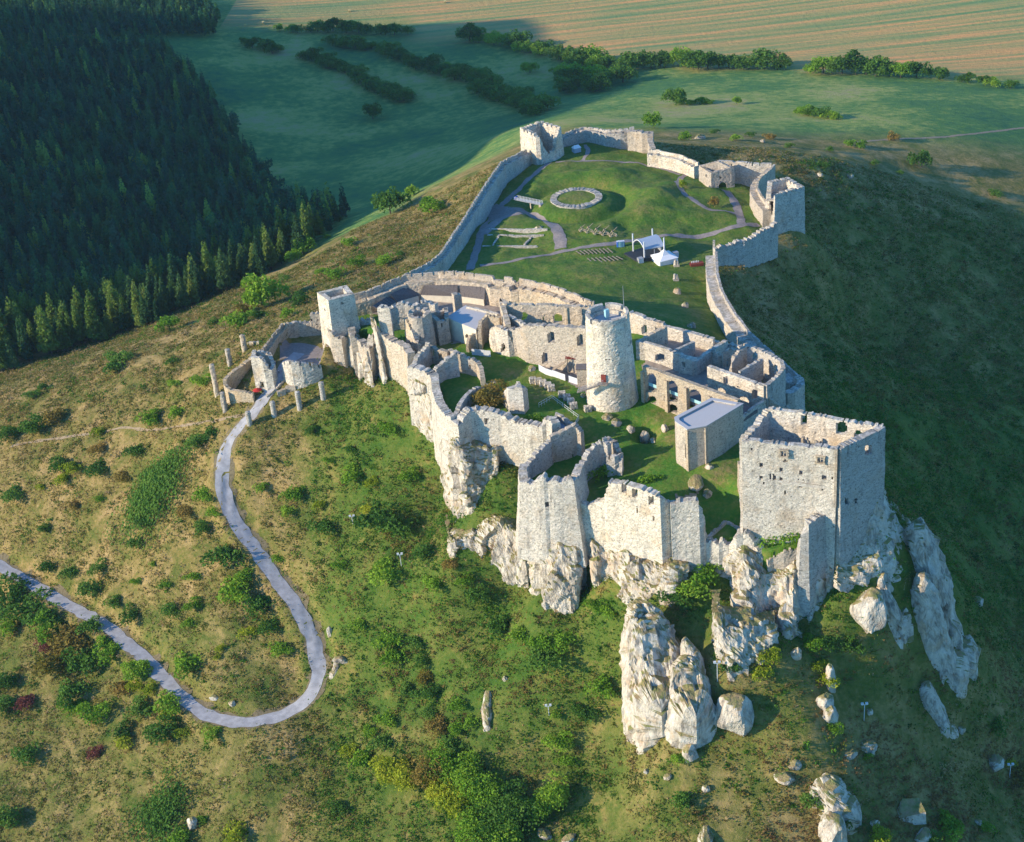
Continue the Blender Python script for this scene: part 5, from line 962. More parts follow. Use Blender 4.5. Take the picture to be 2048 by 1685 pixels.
for n_, k in enumerate(near_i):
    lar = (RNG.rand() < (.55 if fqy[k] > 430 else .2)); key = ('larch', RNG.randint(3)) if lar else ('spruce', RNG.randint(4)); s_ = .6+.62*RNG.rand()
    s_ *= .8+.5*RNG.rand()
    zone = 'at the lower left corner of the forest' if fqx[k] < 130 else 'on the left stretch of the near forest edge' if fqx[k] < 280 else 'on the middle stretch of the near forest edge' if fqx[k] < 420 else 'on the right stretch of the near forest edge' if fqx[k] < 560 else 'in the sunlit group at the right tip of the forest'
    grp = 'larches along the near edge of the forest' if lar else 'spruces along the near edge of the forest'
    lb = ('light green larch ' if lar else 'dark green spruce ')+zone
    put(key, (fx[k], fy[k], fz[k]-.3), RNG.rand()*6.28, (s_, s_, s_*(.9+.25*RNG.rand())), lb, 'larch' if lar else 'spruce', grp)
bases = [conifer_v(18, 3.5, 240, 90+i, 1.05) for i in range(5)]+[blob_v(7, 7, 12, 200, 95+i, 1.0, 7) for i in range(2)]; Vs = []; Cs = []
FC = np.array([(.04,.12,.06),(.055,.16,.06),(.08,.20,.06),(.07,.15,.08),(.26,.38,.08),(.15,.27,.07)])
for k in far_i:
    b = bases[RNG.randint(5) if RNG.rand() < .86 else 5+RNG.randint(2)]; s_ = .5+.45*RNG.rand()+.35*RNG.rand()**2; a = RNG.rand()*6.28; c_, s2 = math.cos(a)*s_, math.sin(a)*s_
    Vs.append(np.stack([b[:, 0]*c_-b[:, 1]*s2+fx[k], b[:, 0]*s2+b[:, 1]*c_+fy[k], b[:, 2]*s_*(.9+.3*RNG.rand())+fz[k]-.3], 1)); Cs.append(np.tile(FC[min(5, int(abs(RNG.randn())*2.2))]*(.8+.5*RNG.rand()), (len(b), 1)))
Vs = np.vstack(Vs); tag(mk('forest', Vs, facev(Vs), M_TUFT, cols=np.vstack(Cs)), 'dense dark conifer forest covering the hillside at the upper left', 'forest', kind='stuff')
# ---- hedgerows, one tree after another
ORD = 'first second third fourth fifth sixth seventh eighth ninth tenth eleventh twelfth thirteenth fourteenth fifteenth sixteenth seventeenth eighteenth nineteenth twentieth'.split(); ORD += ['twenty-'+o for o in ORD[:9]]+['thirtieth']+['thirty-'+o for o in ORD[:9]]+['fortieth']
def hedge(px, step, w, h, kinds, label, group, jit=2., name=None):
    L = polyline(px, step, 1)
    for qi, q in enumerate(L):
        x, y = q+RNG.randn(2)*jit; s_ = w*(.65+.6*RNG.rand())/7; k = kinds[RNG.randint(len(kinds))]; put((k, RNG.randint(3)), (x, y, float(gz(x, y))-.3), RNG.rand()*6.28, (s_, s_, s_*h/w*1.1), '%s from the left, %s' % (ORD[min(qi, 39)], label), 'tree', group)
hg = 'trees of the far hedgerows'
hedge([(600,66),(680,64),(745,70)], 7, 9, 7, ['broad'], 'dark bushy tree in the left hedgerow under the stubble field', hg)
hedge([(762,68),(815,72)], 7, 8, 7, ['broad'], 'dark bushy tree in the short middle hedgerow piece', hg)
hedge([(935,84),(1000,90),(1050,102),(1100,112)], 6, 12, 9, ['broad', 'broadb'], 'tall tree in the thick hedgerow at the top centre', hg)
hedge([(1105,118),(1150,128),(1180,138),(1230,138)], 5, 12, 10, ['broad', 'broadb'], 'tree in the thick clump where hedgerows meet', hg, 5.)
hedge([(1130,150),(1165,165),(1200,155),(1235,150)], 6, 12, 9, ['broadb', 'broad'], 'tree in the yellowish clump at top centre', hg, 5.)
hedge([(1150,178),(1165,190),(1200,180),(1240,165)], 7, 11, 8, ['broad'], 'dark tree at the lower tip of the top centre clump', hg, 4.)
hedge([(1240,140),(1290,136),(1350,134),(1432,139)], 6, 11, 9, ['broad', 'broad', 'broadb'], 'tree in the long hedgerow just right of the top centre', hg)
hedge([(1440,136),(1490,136),(1535,139)], 6, 13, 10, ['broad'], 'large dark tree in the tallest hedgerow part', hg)
hedge([(1560,139),(1585,138)], 6, 8, 7, ['broad'], 'small tree in the gap of the long hedgerow', hg)
hedge([(1625,146),(1690,149),(1760,152),(1832,156)], 7, 12, 9, ['broad', 'broad', 'broadb'], 'tree in the right part of the long hedgerow', hg)
hedge([(1890,161),(1955,168),(2040,180)], 9, 8, 6, ['broad', 'broadb'], 'low tree at the thin right end of the long hedgerow', hg)
hedge([(485,92),(520,96),(560,108)], 5, 7, 5, ['broad'], 'dark bushy tree in the shortest hedge of the shaded valley', hg)
hedge([(605,114),(650,130),(700,148),(735,170)], 5, 8, 5, ['broad'], 'dark bushy tree in the upper part of the lower valley hedge', hg)
hedge([(735,172),(770,188),(812,206)], 5, 10, 6, ['broad'], 'dark bushy tree in the lower part of the lower valley hedge', hg)
hedge([(665,92),(740,96),(800,116),(850,140)], 5, 9, 6, ['broad'], 'dark tree in the upper long shaded valley hedge', hg)
hedge([(860,143),(900,152),(940,165),(980,188),(1030,208),(1085,228)], 5, 11, 7, ['broad'], 'dark tree in the lower long shaded valley hedge', hg, 3.5)
hedge([(1365,209),(1395,207),(1432,207)], 6, 6, 3.5, ['broadb'], 'low bush of the short hedge in the sunny meadow', hg)
hedge([(1605,225),(1635,234),(1662,241)], 6, 7, 4, ['broadb', 'broad'], 'low bush of the short right hand meadow hedge', hg)
SG = [(746,238,10,'broad','single dark tree standing alone in the shaded valley meadow'),(560,62,6,'broadb','left one of two little trees on the field edge at the top'),(586,65,7,'broadb','right one of two little trees on the field edge at the top'),(895,142,7,'broadb','small light tree standing up from the long valley hedge'),(1060,146,9,'broadb','single olive tree between the valley hedge and the thick clump'),
      (1352,211,10,'broad','round dark tree at the left end of the short meadow hedge'),(1473,209,5,'broadb','single low bush right of the short meadow hedge'),(1308,256,8,'broadb','pale tree just behind the north corner of the bailey wall'),(1843,335,8,'broad','single dark bush on the shaded slope at the far right'),(781,428,11.5,'broad','round dark tree on the crest of the straw coloured slope'),
      (606,510,9,'broadb','bushy tree on the sunny slope below the forest corner'),(590,525,6,'broadb','low companion of the bushy tree below the forest corner'),(525,612,13,'broadb','big round green tree left of the square white tower'),(340,662,7,'broadb','bright little tree at the dark edge of the slope'),(822,392,6,'broadb','small light tree on the ridge above the round dark tree')]
for px, py, w, k, lb in SG:
    q = g1(px, py); s_ = w/7; put((k, RNG.randint(3)), (q[0], q[1], q[2]-.2), RNG.rand()*6, (s_, s_, s_), lb, 'tree', None)
# ---- shrubs one could count, each where the photo shows it
SH = {'on the meadow slope left of the road': [(117,931,9,'d'),(145,935,8,'y'),(129,958,7,'y'),(196,939,8,'d'),(82,974,4,'y'),(243,955,6,'o'),(200,998,4,'b'),(270,904,8,'d'),(305,833,9,'b'),(354,827,7,'b'),(196,864,6,'y'),(196,896,6,'o'),(290,1045,6,'d'),(274,1086,6,'d'),(407,990,8,'b'),(427,1025,6,'b'),(404,1056,7,'d'),(450,1115,13,'d'),(470,1186,13,'b'),(494,1154,8,'b'),(368,1025,6,'o'),(90,1056,5,'d'),(98,1135,7,'d'),(139,1147,7,'d'),(200,1135,8,'d'),(184,1178,9,'d'),(231,1203,7,'d'),(262,1229,8,'d'),(333,1170,5,'b'),(388,1154,5,'b'),(274,1162,4,'b'),(307,1127,3,'b'),(345,1221,7,'d'),(386,1209,6,'b'),(376,1248,5,'b'),(497,1264,5,'y'),(443,1297,4,'y'),(435,1315,3,'y'),(376,1335,11,'b'),(396,888,9,'d'),(423,868,6,'d'),(407,760,8,'b'),(349,768,5,'b'),(63,790,6,'d'),(86,775,5,'d'),(227,735,8,'d'),(240,715,10,'d'),(345,722,5,'d'),(20,870,10,'d'),(70,850,12,'d'),(110,835,10,'o'),(30,990,10,'d'),(150,1010,6,'o'),(520,1215,9,'d'),(540,1255,8,'d'),(560,1300,7,'b')],
  'on the grass slope between road and castle': [(525,974,5,'b'),(576,1025,6,'b'),(588,990,8,'b'),(654,1056,8,'d'),(701,950,8,'b'),(744,966,5,'y'),(780,860,7,'b'),(623,860,5,'d'),(768,1040,13,'d'),(795,1060,10,'d'),(775,1146,10,'b'),(700,900,5,'d'),(660,920,4,'b'),(735,1020,5,'y'),(820,950,7,'b'),(870,1170,8,'b'),(720,1250,6,'b'),(850,1110,8,'d'),(1000,1250,9,'d'),(1040,1270,7,'b'),(930,1160,6,'b'),(900,1130,5,'o'),(960,1190,8,'d'),(640,1010,5,'y'),(560,1120,5,'b'),(680,1130,5,'b')],
  'in the thicket below the lower road': [(27,1185,14,'d'),(59,1212,13,'d'),(98,1236,12,'d'),(24,1250,10,'b'),(94,1260,14,'b'),(133,1282,13,'o'),(208,1287,8,'b'),(223,1305,9,'b'),(165,1322,13,'d'),(270,1338,8,'b'),(108,1328,13,'o'),(102,1292,7,'r'),(144,1390,12,'d'),(141,1414,9,'b'),(193,1423,10,'b'),(54,1408,7,'r'),(186,1508,6,'r'),(9,1366,8,'d'),(8,1414,9,'d'),(278,1343,8,'b'),(275,1372,6,'y'),(305,1378,6,'y'),(281,1414,9,'d'),(337,1408,9,'b'),(334,1428,6,'y'),(331,1460,11,'d'),(366,1466,5,'y'),(249,1484,7,'y'),(246,1460,8,'d'),(428,1466,6,'b'),(59,1512,9,'d'),(180,1255,9,'d'),(240,1380,7,'o')],
  'in the lower foreground': [(475,1672,8,'y'),(360,1678,8,'b'),(404,1639,4,'b'),(9,1640,10,'d'),(699,1503,6,'y'),(726,1521,8,'b'),(675,1615,5,'d'),(914,1457,6,'b'),(942,1448,6,'b'),(916,1410,6,'b'),(873,1380,5,'d'),(812,1380,6,'d'),(778,1441,7,'b'),(743,1462,5,'b'),(764,1489,8,'d'),(785,1281,9,'b'),(788,1316,9,'b'),(1171,1428,8,'d'),(1119,1483,9,'b'),(1135,1523,5,'b'),(1113,1431,4,'b'),(1205,1373,9,'b'),(1095,1316,11,'d'),(1089,1288,9,'b'),(1130,1285,8,'b')],
  'near the crags at the lower right': [(1537,1316,7,'y'),(1525,1347,7,'y'),(1638,1331,5,'y'),(1652,1360,6,'y'),(1654,1286,7,'d'),(1627,1286,6,'b'),(1463,1335,6,'d'),(1670,1456,5,'b'),(1625,1600,6,'d'),(1675,1640,7,'d'),(1646,1610,3,'b'),(1365,1606,7,'d'),(1361,1522,5,'b'),(1898,1663,8,'b'),(1892,1640,6,'b'),(1760,1678,7,'y'),(1863,1678,6,'d'),(1994,1456,8,'d'),(2019,1526,4,'y'),(2043,1555,10,'o'),(1736,1512,3,'b'),(1971,1655,5,'b'),(1700,1290,8,'d')],
  'in the grassy pocket below the front walls': [(1410,1155,9,'b'),(1385,1182,9,'b'),(1425,1135,6,'b'),(1360,1198,8,'d'),(1215,1225,6,'b'),(1195,1210,6,'b')],
  'on the straw coloured slope behind the gate': [(575,628,7,'b'),(510,628,6,'d'),(475,640,10,'b'),(770,520,8,'b'),(800,508,4,'d'),(865,408,12,'b'),(655,472,4,'b'),(700,484,8,'b'),(715,523,8,'b'),(672,548,8,'b'),(642,543,5,'b'),(570,556,5,'d'),(426,642,4,'d'),(490,618,8,'o'),(880,415,6,'b'),(600,600,9,'d')],
  'in the scrub beyond the bailey': [(1787,272,8,'o'),(1700,286,7,'b'),(1722,287,8,'b'),(1660,297,5,'d'),(1580,290,5,'d'),(1470,275,6,'b'),(1500,268,5,'d'),(1540,272,6,'o'),(1370,272,7,'b'),(1430,262,5,'d'),(1800,345,4,'d'),(1650,330,4,'d'),(1750,325,5,'d'),(1990,385,6,'d'),(1960,410,4,'d')]}
LM = [(117,700,'the dark foot of the slope'),(306,968,'the large oval thicket'),(461,715,'the rough pillars by the barbican'),(500,840,'the pillar at the road edge'),(600,800,'the smooth pillars'),(442,950,'the upper road bend'),(470,1060,'the middle of the road'),(560,1170,'the straight road below its bend'),(638,1330,'the hairpin outer edge'),(500,1440,'the bottom of the hairpin'),
 (360,1392,'the lower road near the hairpin'),(200,1245,'the middle of the lower road'),(60,1165,'the left end of the lower road'),(330,855,'the thin footpath'),(120,870,'the left end of the footpath'),(186,1508,'the red brown foreground bush'),(322,1628,'the bottom thicket'),(54,1408,'the left red bush'),(860,1560,'the yellow green tree row'),(1010,1640,'the largest foreground tree'),(1102,1600,'the separate foreground tree'),
 (975,1420,'the narrow rock rib'),(1098,1425,'the foreground floodlight'),(880,1000,'the massive white cliff'),(830,870,'the west cliff buttress'),(780,770,'the west bastion foot'),(1110,1240,'the south tower cliff'),(960,1120,'the grassy outcrops'),(1300,1330,'the lone crag'),(1466,1410,'the mossy boulder'),(1420,1150,'the split tower stump'),(1570,1280,'the fluted cliff'),(1660,1420,'the touching boulders'),(1690,1600,'the big grey rock'),
 (1820,1630,'the roof shaped block'),(1728,1430,'the two lamp floodlight'),(1880,1420,'the low grassy crag'),(2019,1540,'the far right floodlight'),(706,1045,'the floodlight above the road'),(803,1125,'the floodlight by the dark bushes'),(670,610,'the square white tower'),(781,410,'the round dark tree on the crest'),(600,500,'the forest corner trees'),(880,470,'the west curtain wall'),(1310,255,'the pale tree behind the north corner'),(1470,275,'the brown scrub'),(1700,285,'the field track bushes'),(1843,330,'the single dark bush on the shaded slope')]
def where(px, py):
    d = [math.hypot((px-a)*.8, py-b) for a, b, _ in LM]; k = int(np.argmin(d)); a, b, t = LM[k]; r = 'close ' if d[k] < 40 else ('well ' if d[k] > 90 else '')
    dx, dy = px-a, py-b; dr = ('right of ' if dx > 0 else 'left of ') if abs(dx) > abs(dy) else ('below ' if dy > 0 else 'above '); 
    if min(abs(dx), abs(dy)) > .45*max(abs(dx), abs(dy)): dr = ('lower ' if dy > 0 else 'upper ')+('right of ' if dx > 0 else 'left of ')
    return r+dr+t
adj = {'d': 'dark green', 'b': 'fresh green', 'y': 'yellow green', 'r': 'red brown', 'o': 'olive brown'}
for area, items in SH.items():
    for px, py, w, k in items:
        q = g1(px, py+w*1.1); sx = w*(.68+.25*RNG.rand()); sz_ = 'tiny' if w < 4.5 else 'small' if w < 7 else 'broad' if w < 10 else 'very broad'
        put((k, RNG.randint(3)), (q[0], q[1], q[2]-.15), RNG.rand()*6.28, (sx, sx*.9, w*.72), '%s %s shrub %s' % (sz_, adj[k], where(px, py)), 'shrub', '%s shrubs %s' % (adj[k], area))
for i_, (px, py, w, k) in enumerate([(832,1292,7,'d'),(845,1325,6,'d'),(848,1360,6,'o'),(855,1395,7,'d'),(862,1430,6,'d'),(876,1462,8,'o'),(900,1500,9,'d')]):
    q = g1(px, py); put((k, i_ % 3), (q[0], q[1], q[2]-.15), i_*1., (w*.8, w*.7, w*.6), '%s shrub from the top along the dark gully on the slope' % ORD[i_], 'shrub', 'shrubs along the dark gully')
def special(label, name, cat, px, py, w, d, h, n, mat, rz=0., size=.4, lobes=12, seed=5):
    q = g1(px, py); V = blob_v(w, d, h, n, seed, size, lobes); c_, s_ = math.cos(rz), math.sin(rz); X = V[:, 0]*c_-V[:, 1]*s_+q[0]; Y = V[:, 0]*s_+V[:, 1]*c_+q[1]
    z = V[:, 2]+gz(X, Y)-.3
    return tag(mk(name, np.stack([X, Y, z], 1), facev(V), mat), label, cat)
special('large dense oval thicket of dark green scrub left of the road', 'thicket', 'thicket', 308, 990, 18, 24, 4.2, 8000, M_LEAF, -.5, .42, 40)
special('dense dark green thicket at the bottom edge left of centre', 'thicket', 'thicket', 322, 1645, 14, 14, 3.2, 3500, M_LEAF, -.4, .4, 25, 9)
special('rust coloured domed bush beside the stone stump in the castle', 'bush', 'bush', 984, 808, 11, 9, 5.5, 2400, M_LEAFO, 0, .4, 12, 3)
special('bright green creeper patch filling the south yard under the palace', 'bush', 'bush', 1570, 1075, 14, 13, 3.2, 3000, M_LEAFB, 0, .4, 16, 4)
special('fresh green bush growing in the gap beside the south tower', 'bush', 'bush', 1196, 950, 6, 5, 3.5, 900, M_LEAFB, 0, .35, 8, 6)
special('small green bush on the lawn behind the three windowed wall', 'bush', 'bush', 1288, 962, 8, 4, 1.8, 700, M_LEAFB, 0, .3, 8, 7)
special('little yellowish tree beside the gravel path in the bailey', 'bush', 'bush', 1366, 378, 2.6, 2.6, 3.5, 400, M_LEAFY, 0, .35, 6, 8)
special('second yellowish bush at the bend of the bailey path', 'bush', 'bush', 1430, 415, 4, 3, 4, 500, M_LEAFO, 0, .35, 6, 9)
special('small weeds at the foot of the stone stump', 'bush', 'bush', 1072, 842, 5, 3, 1.8, 500, M_LEAFB, 0, .3, 6, 12)
# the trees at the bottom, built as trees
for n_, (px, py, w, k) in enumerate([(778,1560,9,'y'),(819,1572,8,'y'),(860,1562,11,'o'),(890,1555,11,'b'),(935,1575,11,'b'),(884,1600,9,'y'),(920,1612,9,'y'),(986,1608,11,'b'),(1024,1625,11,'d'),(1010,1665,14,'d'),(972,1640,9,'d'),(958,1690,12,'b'),(1010,1700,10,'b'),(1102,1612,10,'b'),(1075,1628,8,'b')]):
    w = w*.86; q = g1(px, py); V = blob_v(w, w, w*.75, 2600, 200+n_, .38, 14)
    e = empty('broadleaf_tree', (q[0], q[1], q[2]-.2)); o = mk('crown', V, facev(V), {'y': M_LEAFY, 'o': M_LEAFO, 'b': M_LEAFB, 'd': M_LEAF}[k], e); MB().tube((0, 0, -1), (0, 0, w*.5), .25, .1, 6).build('trunk', M_BARK, e)
    nm = {'y': 'yellow green', 'o': 'yellowing olive', 'b': 'fresh green', 'd': 'dark green'}[k]
    tag(e, '%s %s tree in the row of leafy trees at the bottom centre' % (['leftmost', 'second', 'third', 'fourth', 'broad fifth', 'low front', 'lower front', 'central', 'right central', 'largest', 'small', 'bottom', 'lowest', 'separate right hand', 'smaller separate'][n_], nm), 'tree', 'leafy trees at the bottom centre')
# ---- grass and weeds nobody could count
PALD = np.array([(.24,.18,.05),(.39,.28,.11),(.28,.22,.06),(.13,.155,.025),(.46,.33,.16),(.18,.17,.035),(.09,.13,.02)]); PALL = np.array([(.045,.14,.014),(.07,.19,.018),(.11,.23,.022),(.15,.21,.03),(.28,.22,.06),(.03,.10,.012),(.21,.15,.045)])
def cover(name, label, n, size, ntri, hgt, rngs, seed, tsz):
    rng = np.random.RandomState(seed); x = rng.uniform(*rngs[0], n); y = rng.uniform(*rngs[1], n)
    z = gz(x, y); px, py = proj(x, y, z); ok = (px > -60) & (px < 2110) & (py > 240) & (py < 1760)
    x, y, z, px, py = [a[ok] for a in (x, y, z, px, py)]
    ok = (polydist(x, y, UP_POLY) < -1) & (polydist(x, y, BAILEY) < -1) & (polydist(x, y, GC_POLY) < 0) & (linedist(x, y, ROAD) > 3.4) & ~((px < 700) & (py < 500+(700-px)*.35)&(z<-30))
    cl = fbm(x/9., y/9., 4.)+.5*fbm(x/3., y/3., 8.); ok &= cl > -.25+.35*rng.randn(len(x))*.5
    x, y, z, px, py, cl = [a[ok] for a in (x, y, z, px, py, cl)]
    lush = sst((px-560)/120)*sst((py-640)/120)*.75; lush = np.maximum(lush, sst((px-1560)/80)*.4); lush = np.where((px > 1500) & (py > 1380), lush*.6, lush); lush = lush*(1-.55*sst((px-1150)/250)*sst((py-1220)/120)); lush += .35*fbm(x/16., y/16., 2.)+.12
    if name == 'weeds':
        kk = rng.rand(len(x)) < .25+.9*lush; x, y, z, px, py, cl, lush = [a[kk] for a in (x, y, z, px, py, cl, lush)]; lush = lush+.35
    g = rng.rand(len(x)) < lush; ci = np.clip(((fbm(x/12., y/12., 7.)+.6)*5+rng.randn(len(x))*1.6).astype(int), 0, 6)
    col = np.where(g[:, None], PALL[ci], PALD[ci])*(.8+.4*rng.rand(len(x), 1))
    N_ = len(x); s = size*(.5+rng.rand(N_)); c = np.repeat(np.stack([x, y, z], 1), ntri, 0); S_ = np.repeat(s, ntri)
    c = c+np.stack([rng.randn(len(c))*S_*.45, rng.randn(len(c))*S_*.45, rng.rand(len(c))*S_*hgt], 1)
    V = tris(c, tsz*(.6+.8*rng.rand(len(c))), rng, .5); rust = (sst((px-1150)/300)*sst((py-1200)/150)*(fbm(x/10., y/10., 31.) > -.02))[:, None]*.75; col = col*(1-rust)+np.array([.30, .17, .07])*(.6+.6*rng.rand(N_, 1))*rust
    K = np.repeat(np.repeat(col, ntri, 0), 3, 0); print(name, N_, len(V)//3)
    return tag(mk(name, V, facev(V), M_TUFT, cols=K), label, name.replace('_', ' '), kind='stuff')
cover('grass_tufts', 'dry and green grass tufts covering the hill slopes', 300000, .9, 6, .3, ((-235, 300), (268, 720)), 3, .26)
cover('weeds', 'tangled weeds and low scrub over the hill slopes', 36000, 2.0, 28, .45, ((-235, 300), (268, 700)), 4, .32)

for k_, u_ in USED.items():
    if not u_:
        for ch in list(PROTO[k_].children): bpy.data.objects.remove(ch)
        bpy.data.objects.remove(PROTO[k_])
# ================================================================== THINGS IN THE BAILEY
def rootat(name, p, label, cat, group=None, rz=0.): e = empty(name, tuple(p), rz); return tag(e, label, cat, group)
# stage with arched canvas roof
A, B, C_, D = [g1(*q) for q in ((1267,507),(1289,520),(1329,514),(1306,494))]; zs = min(A[2], B[2], C_[2], D[2]); ctr = (A+B+C_+D)/4; ctr[2] = zs
sg = rootat('open_air_stage', ctr, 'open air stage under an arched blue grey canvas roof with four white masts', 'stage')
a, b, c, d = [q-ctr for q in (A, B, C_, D)]
for k, (q, t) in enumerate(((a, 468), (b, 484), (c, 476), (d, 458))):
    h = H((A, B, C_, D)[k], t)-zs; o = MB(); o.tube((q[0], q[1], -.3), (q[0], q[1], h), .38, .32, 6); o.build('mast', M_METAL, sg)
V = []; nS = 14
for i in range(nS+1):
    t = i/nS; e0 = a*(1-t)+b*t; e1 = d*(1-t)+c*t; z = 4.6+2.6*math.sin(math.pi*t)**.8
    for j in range(9): u = j/8; q = e0*(1-u)+e1*u; V.append((q[0], q[1], z+.12*math.sin(u*25)))
I = np.arange((nS+1)*9).reshape(nS+1, 9); mk('canopy', V+[(x, y, z-.25) for x, y, z in V], np.vstack([np.stack([I[:-1, :-1], I[1:, :-1], I[1:, 1:], I[:-1, 1:]], -1).reshape(-1, 4), np.stack([I[:-1, :-1], I[1:, :-1], I[1:, 1:], I[:-1, 1:]], -1).reshape(-1, 4)+len(V)]), M_BLUEC, sg, True)
m = MB()
for i in range(nS): m.tube(V[i*9], V[(i+1)*9], .22, n=5)
m.build('front_arch', M_METAL, sg)
u_ = (a-d)[:2]; u_ /= np.linalg.norm(u_); w_ = (b-a)[:2]/np.linalg.norm((b-a)[:2]); dk = [tuple(a[:2]+u_*4-w_*1), tuple(b[:2]+u_*4+w_*1), tuple(c[:2]), tuple(d[:2])]
MB().prism(dk, -.5, 1.2).build('deck', M_DARK, sg)
m = MB()
for q in (c, (c+b)/2): m.box((q[0], q[1]-.5, 2.5), (.25, .25, 3.2))
m.box(((c+d)/2)[:2].tolist()+[2.8], (.3, 8.5, 3.), .2); m.build('back_wall', M_GREY, sg)
q = g1(1329, 524); tt = rootat('marquee_tent', q, 'white pointed marquee tent beside the stage', 'tent', rz=.35); s_ = 4.
MB().box((0, 0, 1.2), (2*s_, 2*s_, 2.6)).build('tent_wall', M_FABRIC, tt)
V = [(-s_-.2, -s_-.2, 2.4), (s_+.2, -s_-.2, 2.4), (s_+.2, s_+.2, 2.4), (-s_-.2, s_+.2, 2.4), (-1.6, -1.6, 3.5), (1.6, -1.6, 3.5), (1.6, 1.6, 3.5), (-1.6, 1.6, 3.5), (0, 0, 5.6)]
mk('tent_roof', V, [np.array([[0, 1, 5, 4], [1, 2, 6, 5], [2, 3, 7, 6], [3, 0, 4, 7]]), np.array([[4, 5, 8], [5, 6, 8], [6, 7, 8], [7, 4, 8]])], M_FABRIC, tt)
for px, py, lb in ((1281,525,'white ballast crate in front of the stage'),(1351,513,'white ballast crate behind the marquee tent')):
    q = g1(px, py); r = rootat('ballast_crate', q, lb, 'crate', 'white ballast crates of the stage', .3); MB().box((0, 0, .9), (2.0, 2.0, 1.9)).build('crate_body', M_METAL, r)
    m = MB(); m.box((0, 0, 1.9), (2.1, 2.1, .12)); m.box((-1., 0, .9), (.12, 2.1, 1.8)); m.build('frame', M_GREY, r)
for px, py, m1, lb in ((1237,494,M_BLUE,'bright blue portable toilet left of the stage'),(1241.5,494,M_CYAN,'turquoise and white portable toilet between two blue ones'),(1246,493.5,M_BLUE,'right hand blue portable toilet next to the stage cable')):
    q = g1(px, py); r = rootat('portable_toilet', q, lb, 'portable toilet', 'portable toilets by the stage', .2); MB().box((0, 0, 1.15), (1.15, 1.15, 2.4)).build('cabin', m1, r); MB().box((0, 0, 2.42), (1.25, 1.25, .18)).build('roof', M_METAL, r); MB().box((0, -.6, 1.15), (.75, .06, 2.)).build('door', M_CYAN, r)
# benches
def bench(px0, py0, px1, py1, row, k, n):
    a = g1(px0, py0); b = g1(px1, py1); d = b-a; L = np.linalg.norm(d[:2]); c = (a+b)/2
    place = ['first', 'second', 'third', 'fourth', 'fifth', 'sixth', 'seventh', 'eighth', 'ninth'][k]
    r = rootat('long_bench', (c[0], c[1], min(a[2], b[2])), '%s long plank bench from the left in the %s bench row facing the stage' % (place, row), 'bench', 'plank benches before the stage', math.atan2(d[1], d[0]))
    MB().box((0, 0, .5), (L, .42, .1)).build('seat', M_WOOD, r)
    for s_ in (-.42, 0, .42): MB().box((s_*L, 0, .2), (.12, .36, .55)).build('leg', M_WOOD, r)
for k in range(9): bench(1152+7.8*k, 503.5-.6*k, 1163+7.8*k, 511.5-.6*k, 'upper', k, 9)
for k in range(8): bench(1175+8.2*k, 519-.7*k, 1188+8.2*k, 526-.7*k, 'lower', k, 8)
# catapults
for k, (px, py) in enumerate([(1164,463),(1178,465),(1194,468),(1210,470),(1226,473)]):
    q = g1(px, py); r = rootat('wooden_catapult', q, ['small leaning', 'second', 'middle', 'fourth', 'right hand'][k]+' timber catapult in the row of five on the bailey lawn', 'catapult', 'timber catapults on the bailey lawn', .15)
    m = MB(); s_ = .75 if k == 0 else 1.
    for y in (-.9, .9): m.box((0, y*s_, .5), (3.4*s_, .25, .3)); m.tube((-1.2*s_, y*s_, .6), (0, y*s_, 2.3*s_), .13, n=5); m.tube((1.0*s_, y*s_, .6), (0, y*s_, 2.3*s_), .13, n=5)
    m.box((1.5*s_, 0, .5), (.25, 2., .3)); m.box((-1.5*s_, 0, .5), (.25, 2., .3)); m.build('frame', M_WOODL, r)
    MB().tube((-1.9*s_, 0, .9), (2.0*s_, 0, 3.8*s_), .16, .1, 6).build('throwing_arm', M_WOOD, r); MB().tube((0, -1*s_, 2.3*s_), (0, 1*s_, 2.3*s_), .18, n=8).build('axle', M_DARK, r)
    for x in (-1.1, 1.1):
        for y in (-1.1, 1.1): MB().tube((x*s_, (y-.08)*s_, .42), (x*s_, (y+.08)*s_, .42), .42, n=12).build('wheel', M_WOODL, r)
for px, py, lb in ((1353,533,'pale stone sculpture right of the marquee tent'),(1352,561,'pale stone sculpture with a twin top on the open lawn')):
    q = g1(px, py); r = rootat('stone_sculpture', q, lb, 'sculpture', 'stone sculptures on the bailey lawn'); m = MB(); m.box((0, 0, .35), (2.2, 1.6, .9)); m.build('plinth', M_WALLG, r)
    m = MB(); m.tube((-.5, 0, .8), (-.45, 0, 2.7), .62, .42, 8); m.tube((.45, 0, .8), (.4, .1, 2.4), .55, .35, 8); m.box((0, 0, 1.4), (1.3, .8, 1.0), .2); m.build('figure', M_WALLW, r)
q = g1(1393, 531); r = rootat('boarded_table', q, 'long red brown boarded table with white pieces on it near the east wall', 'table', rz=.1); MB().box((0, 0, .55), (5.4, 2.2, 1.1)).build('boards', M_REDB, r)
m = MB()
for i in range(5): m.box((-1.8+.65*i, .3, 1.45), (.4, .25, .8 if i % 2 else .6))
m.build('white_pieces', M_FABRIC, r)
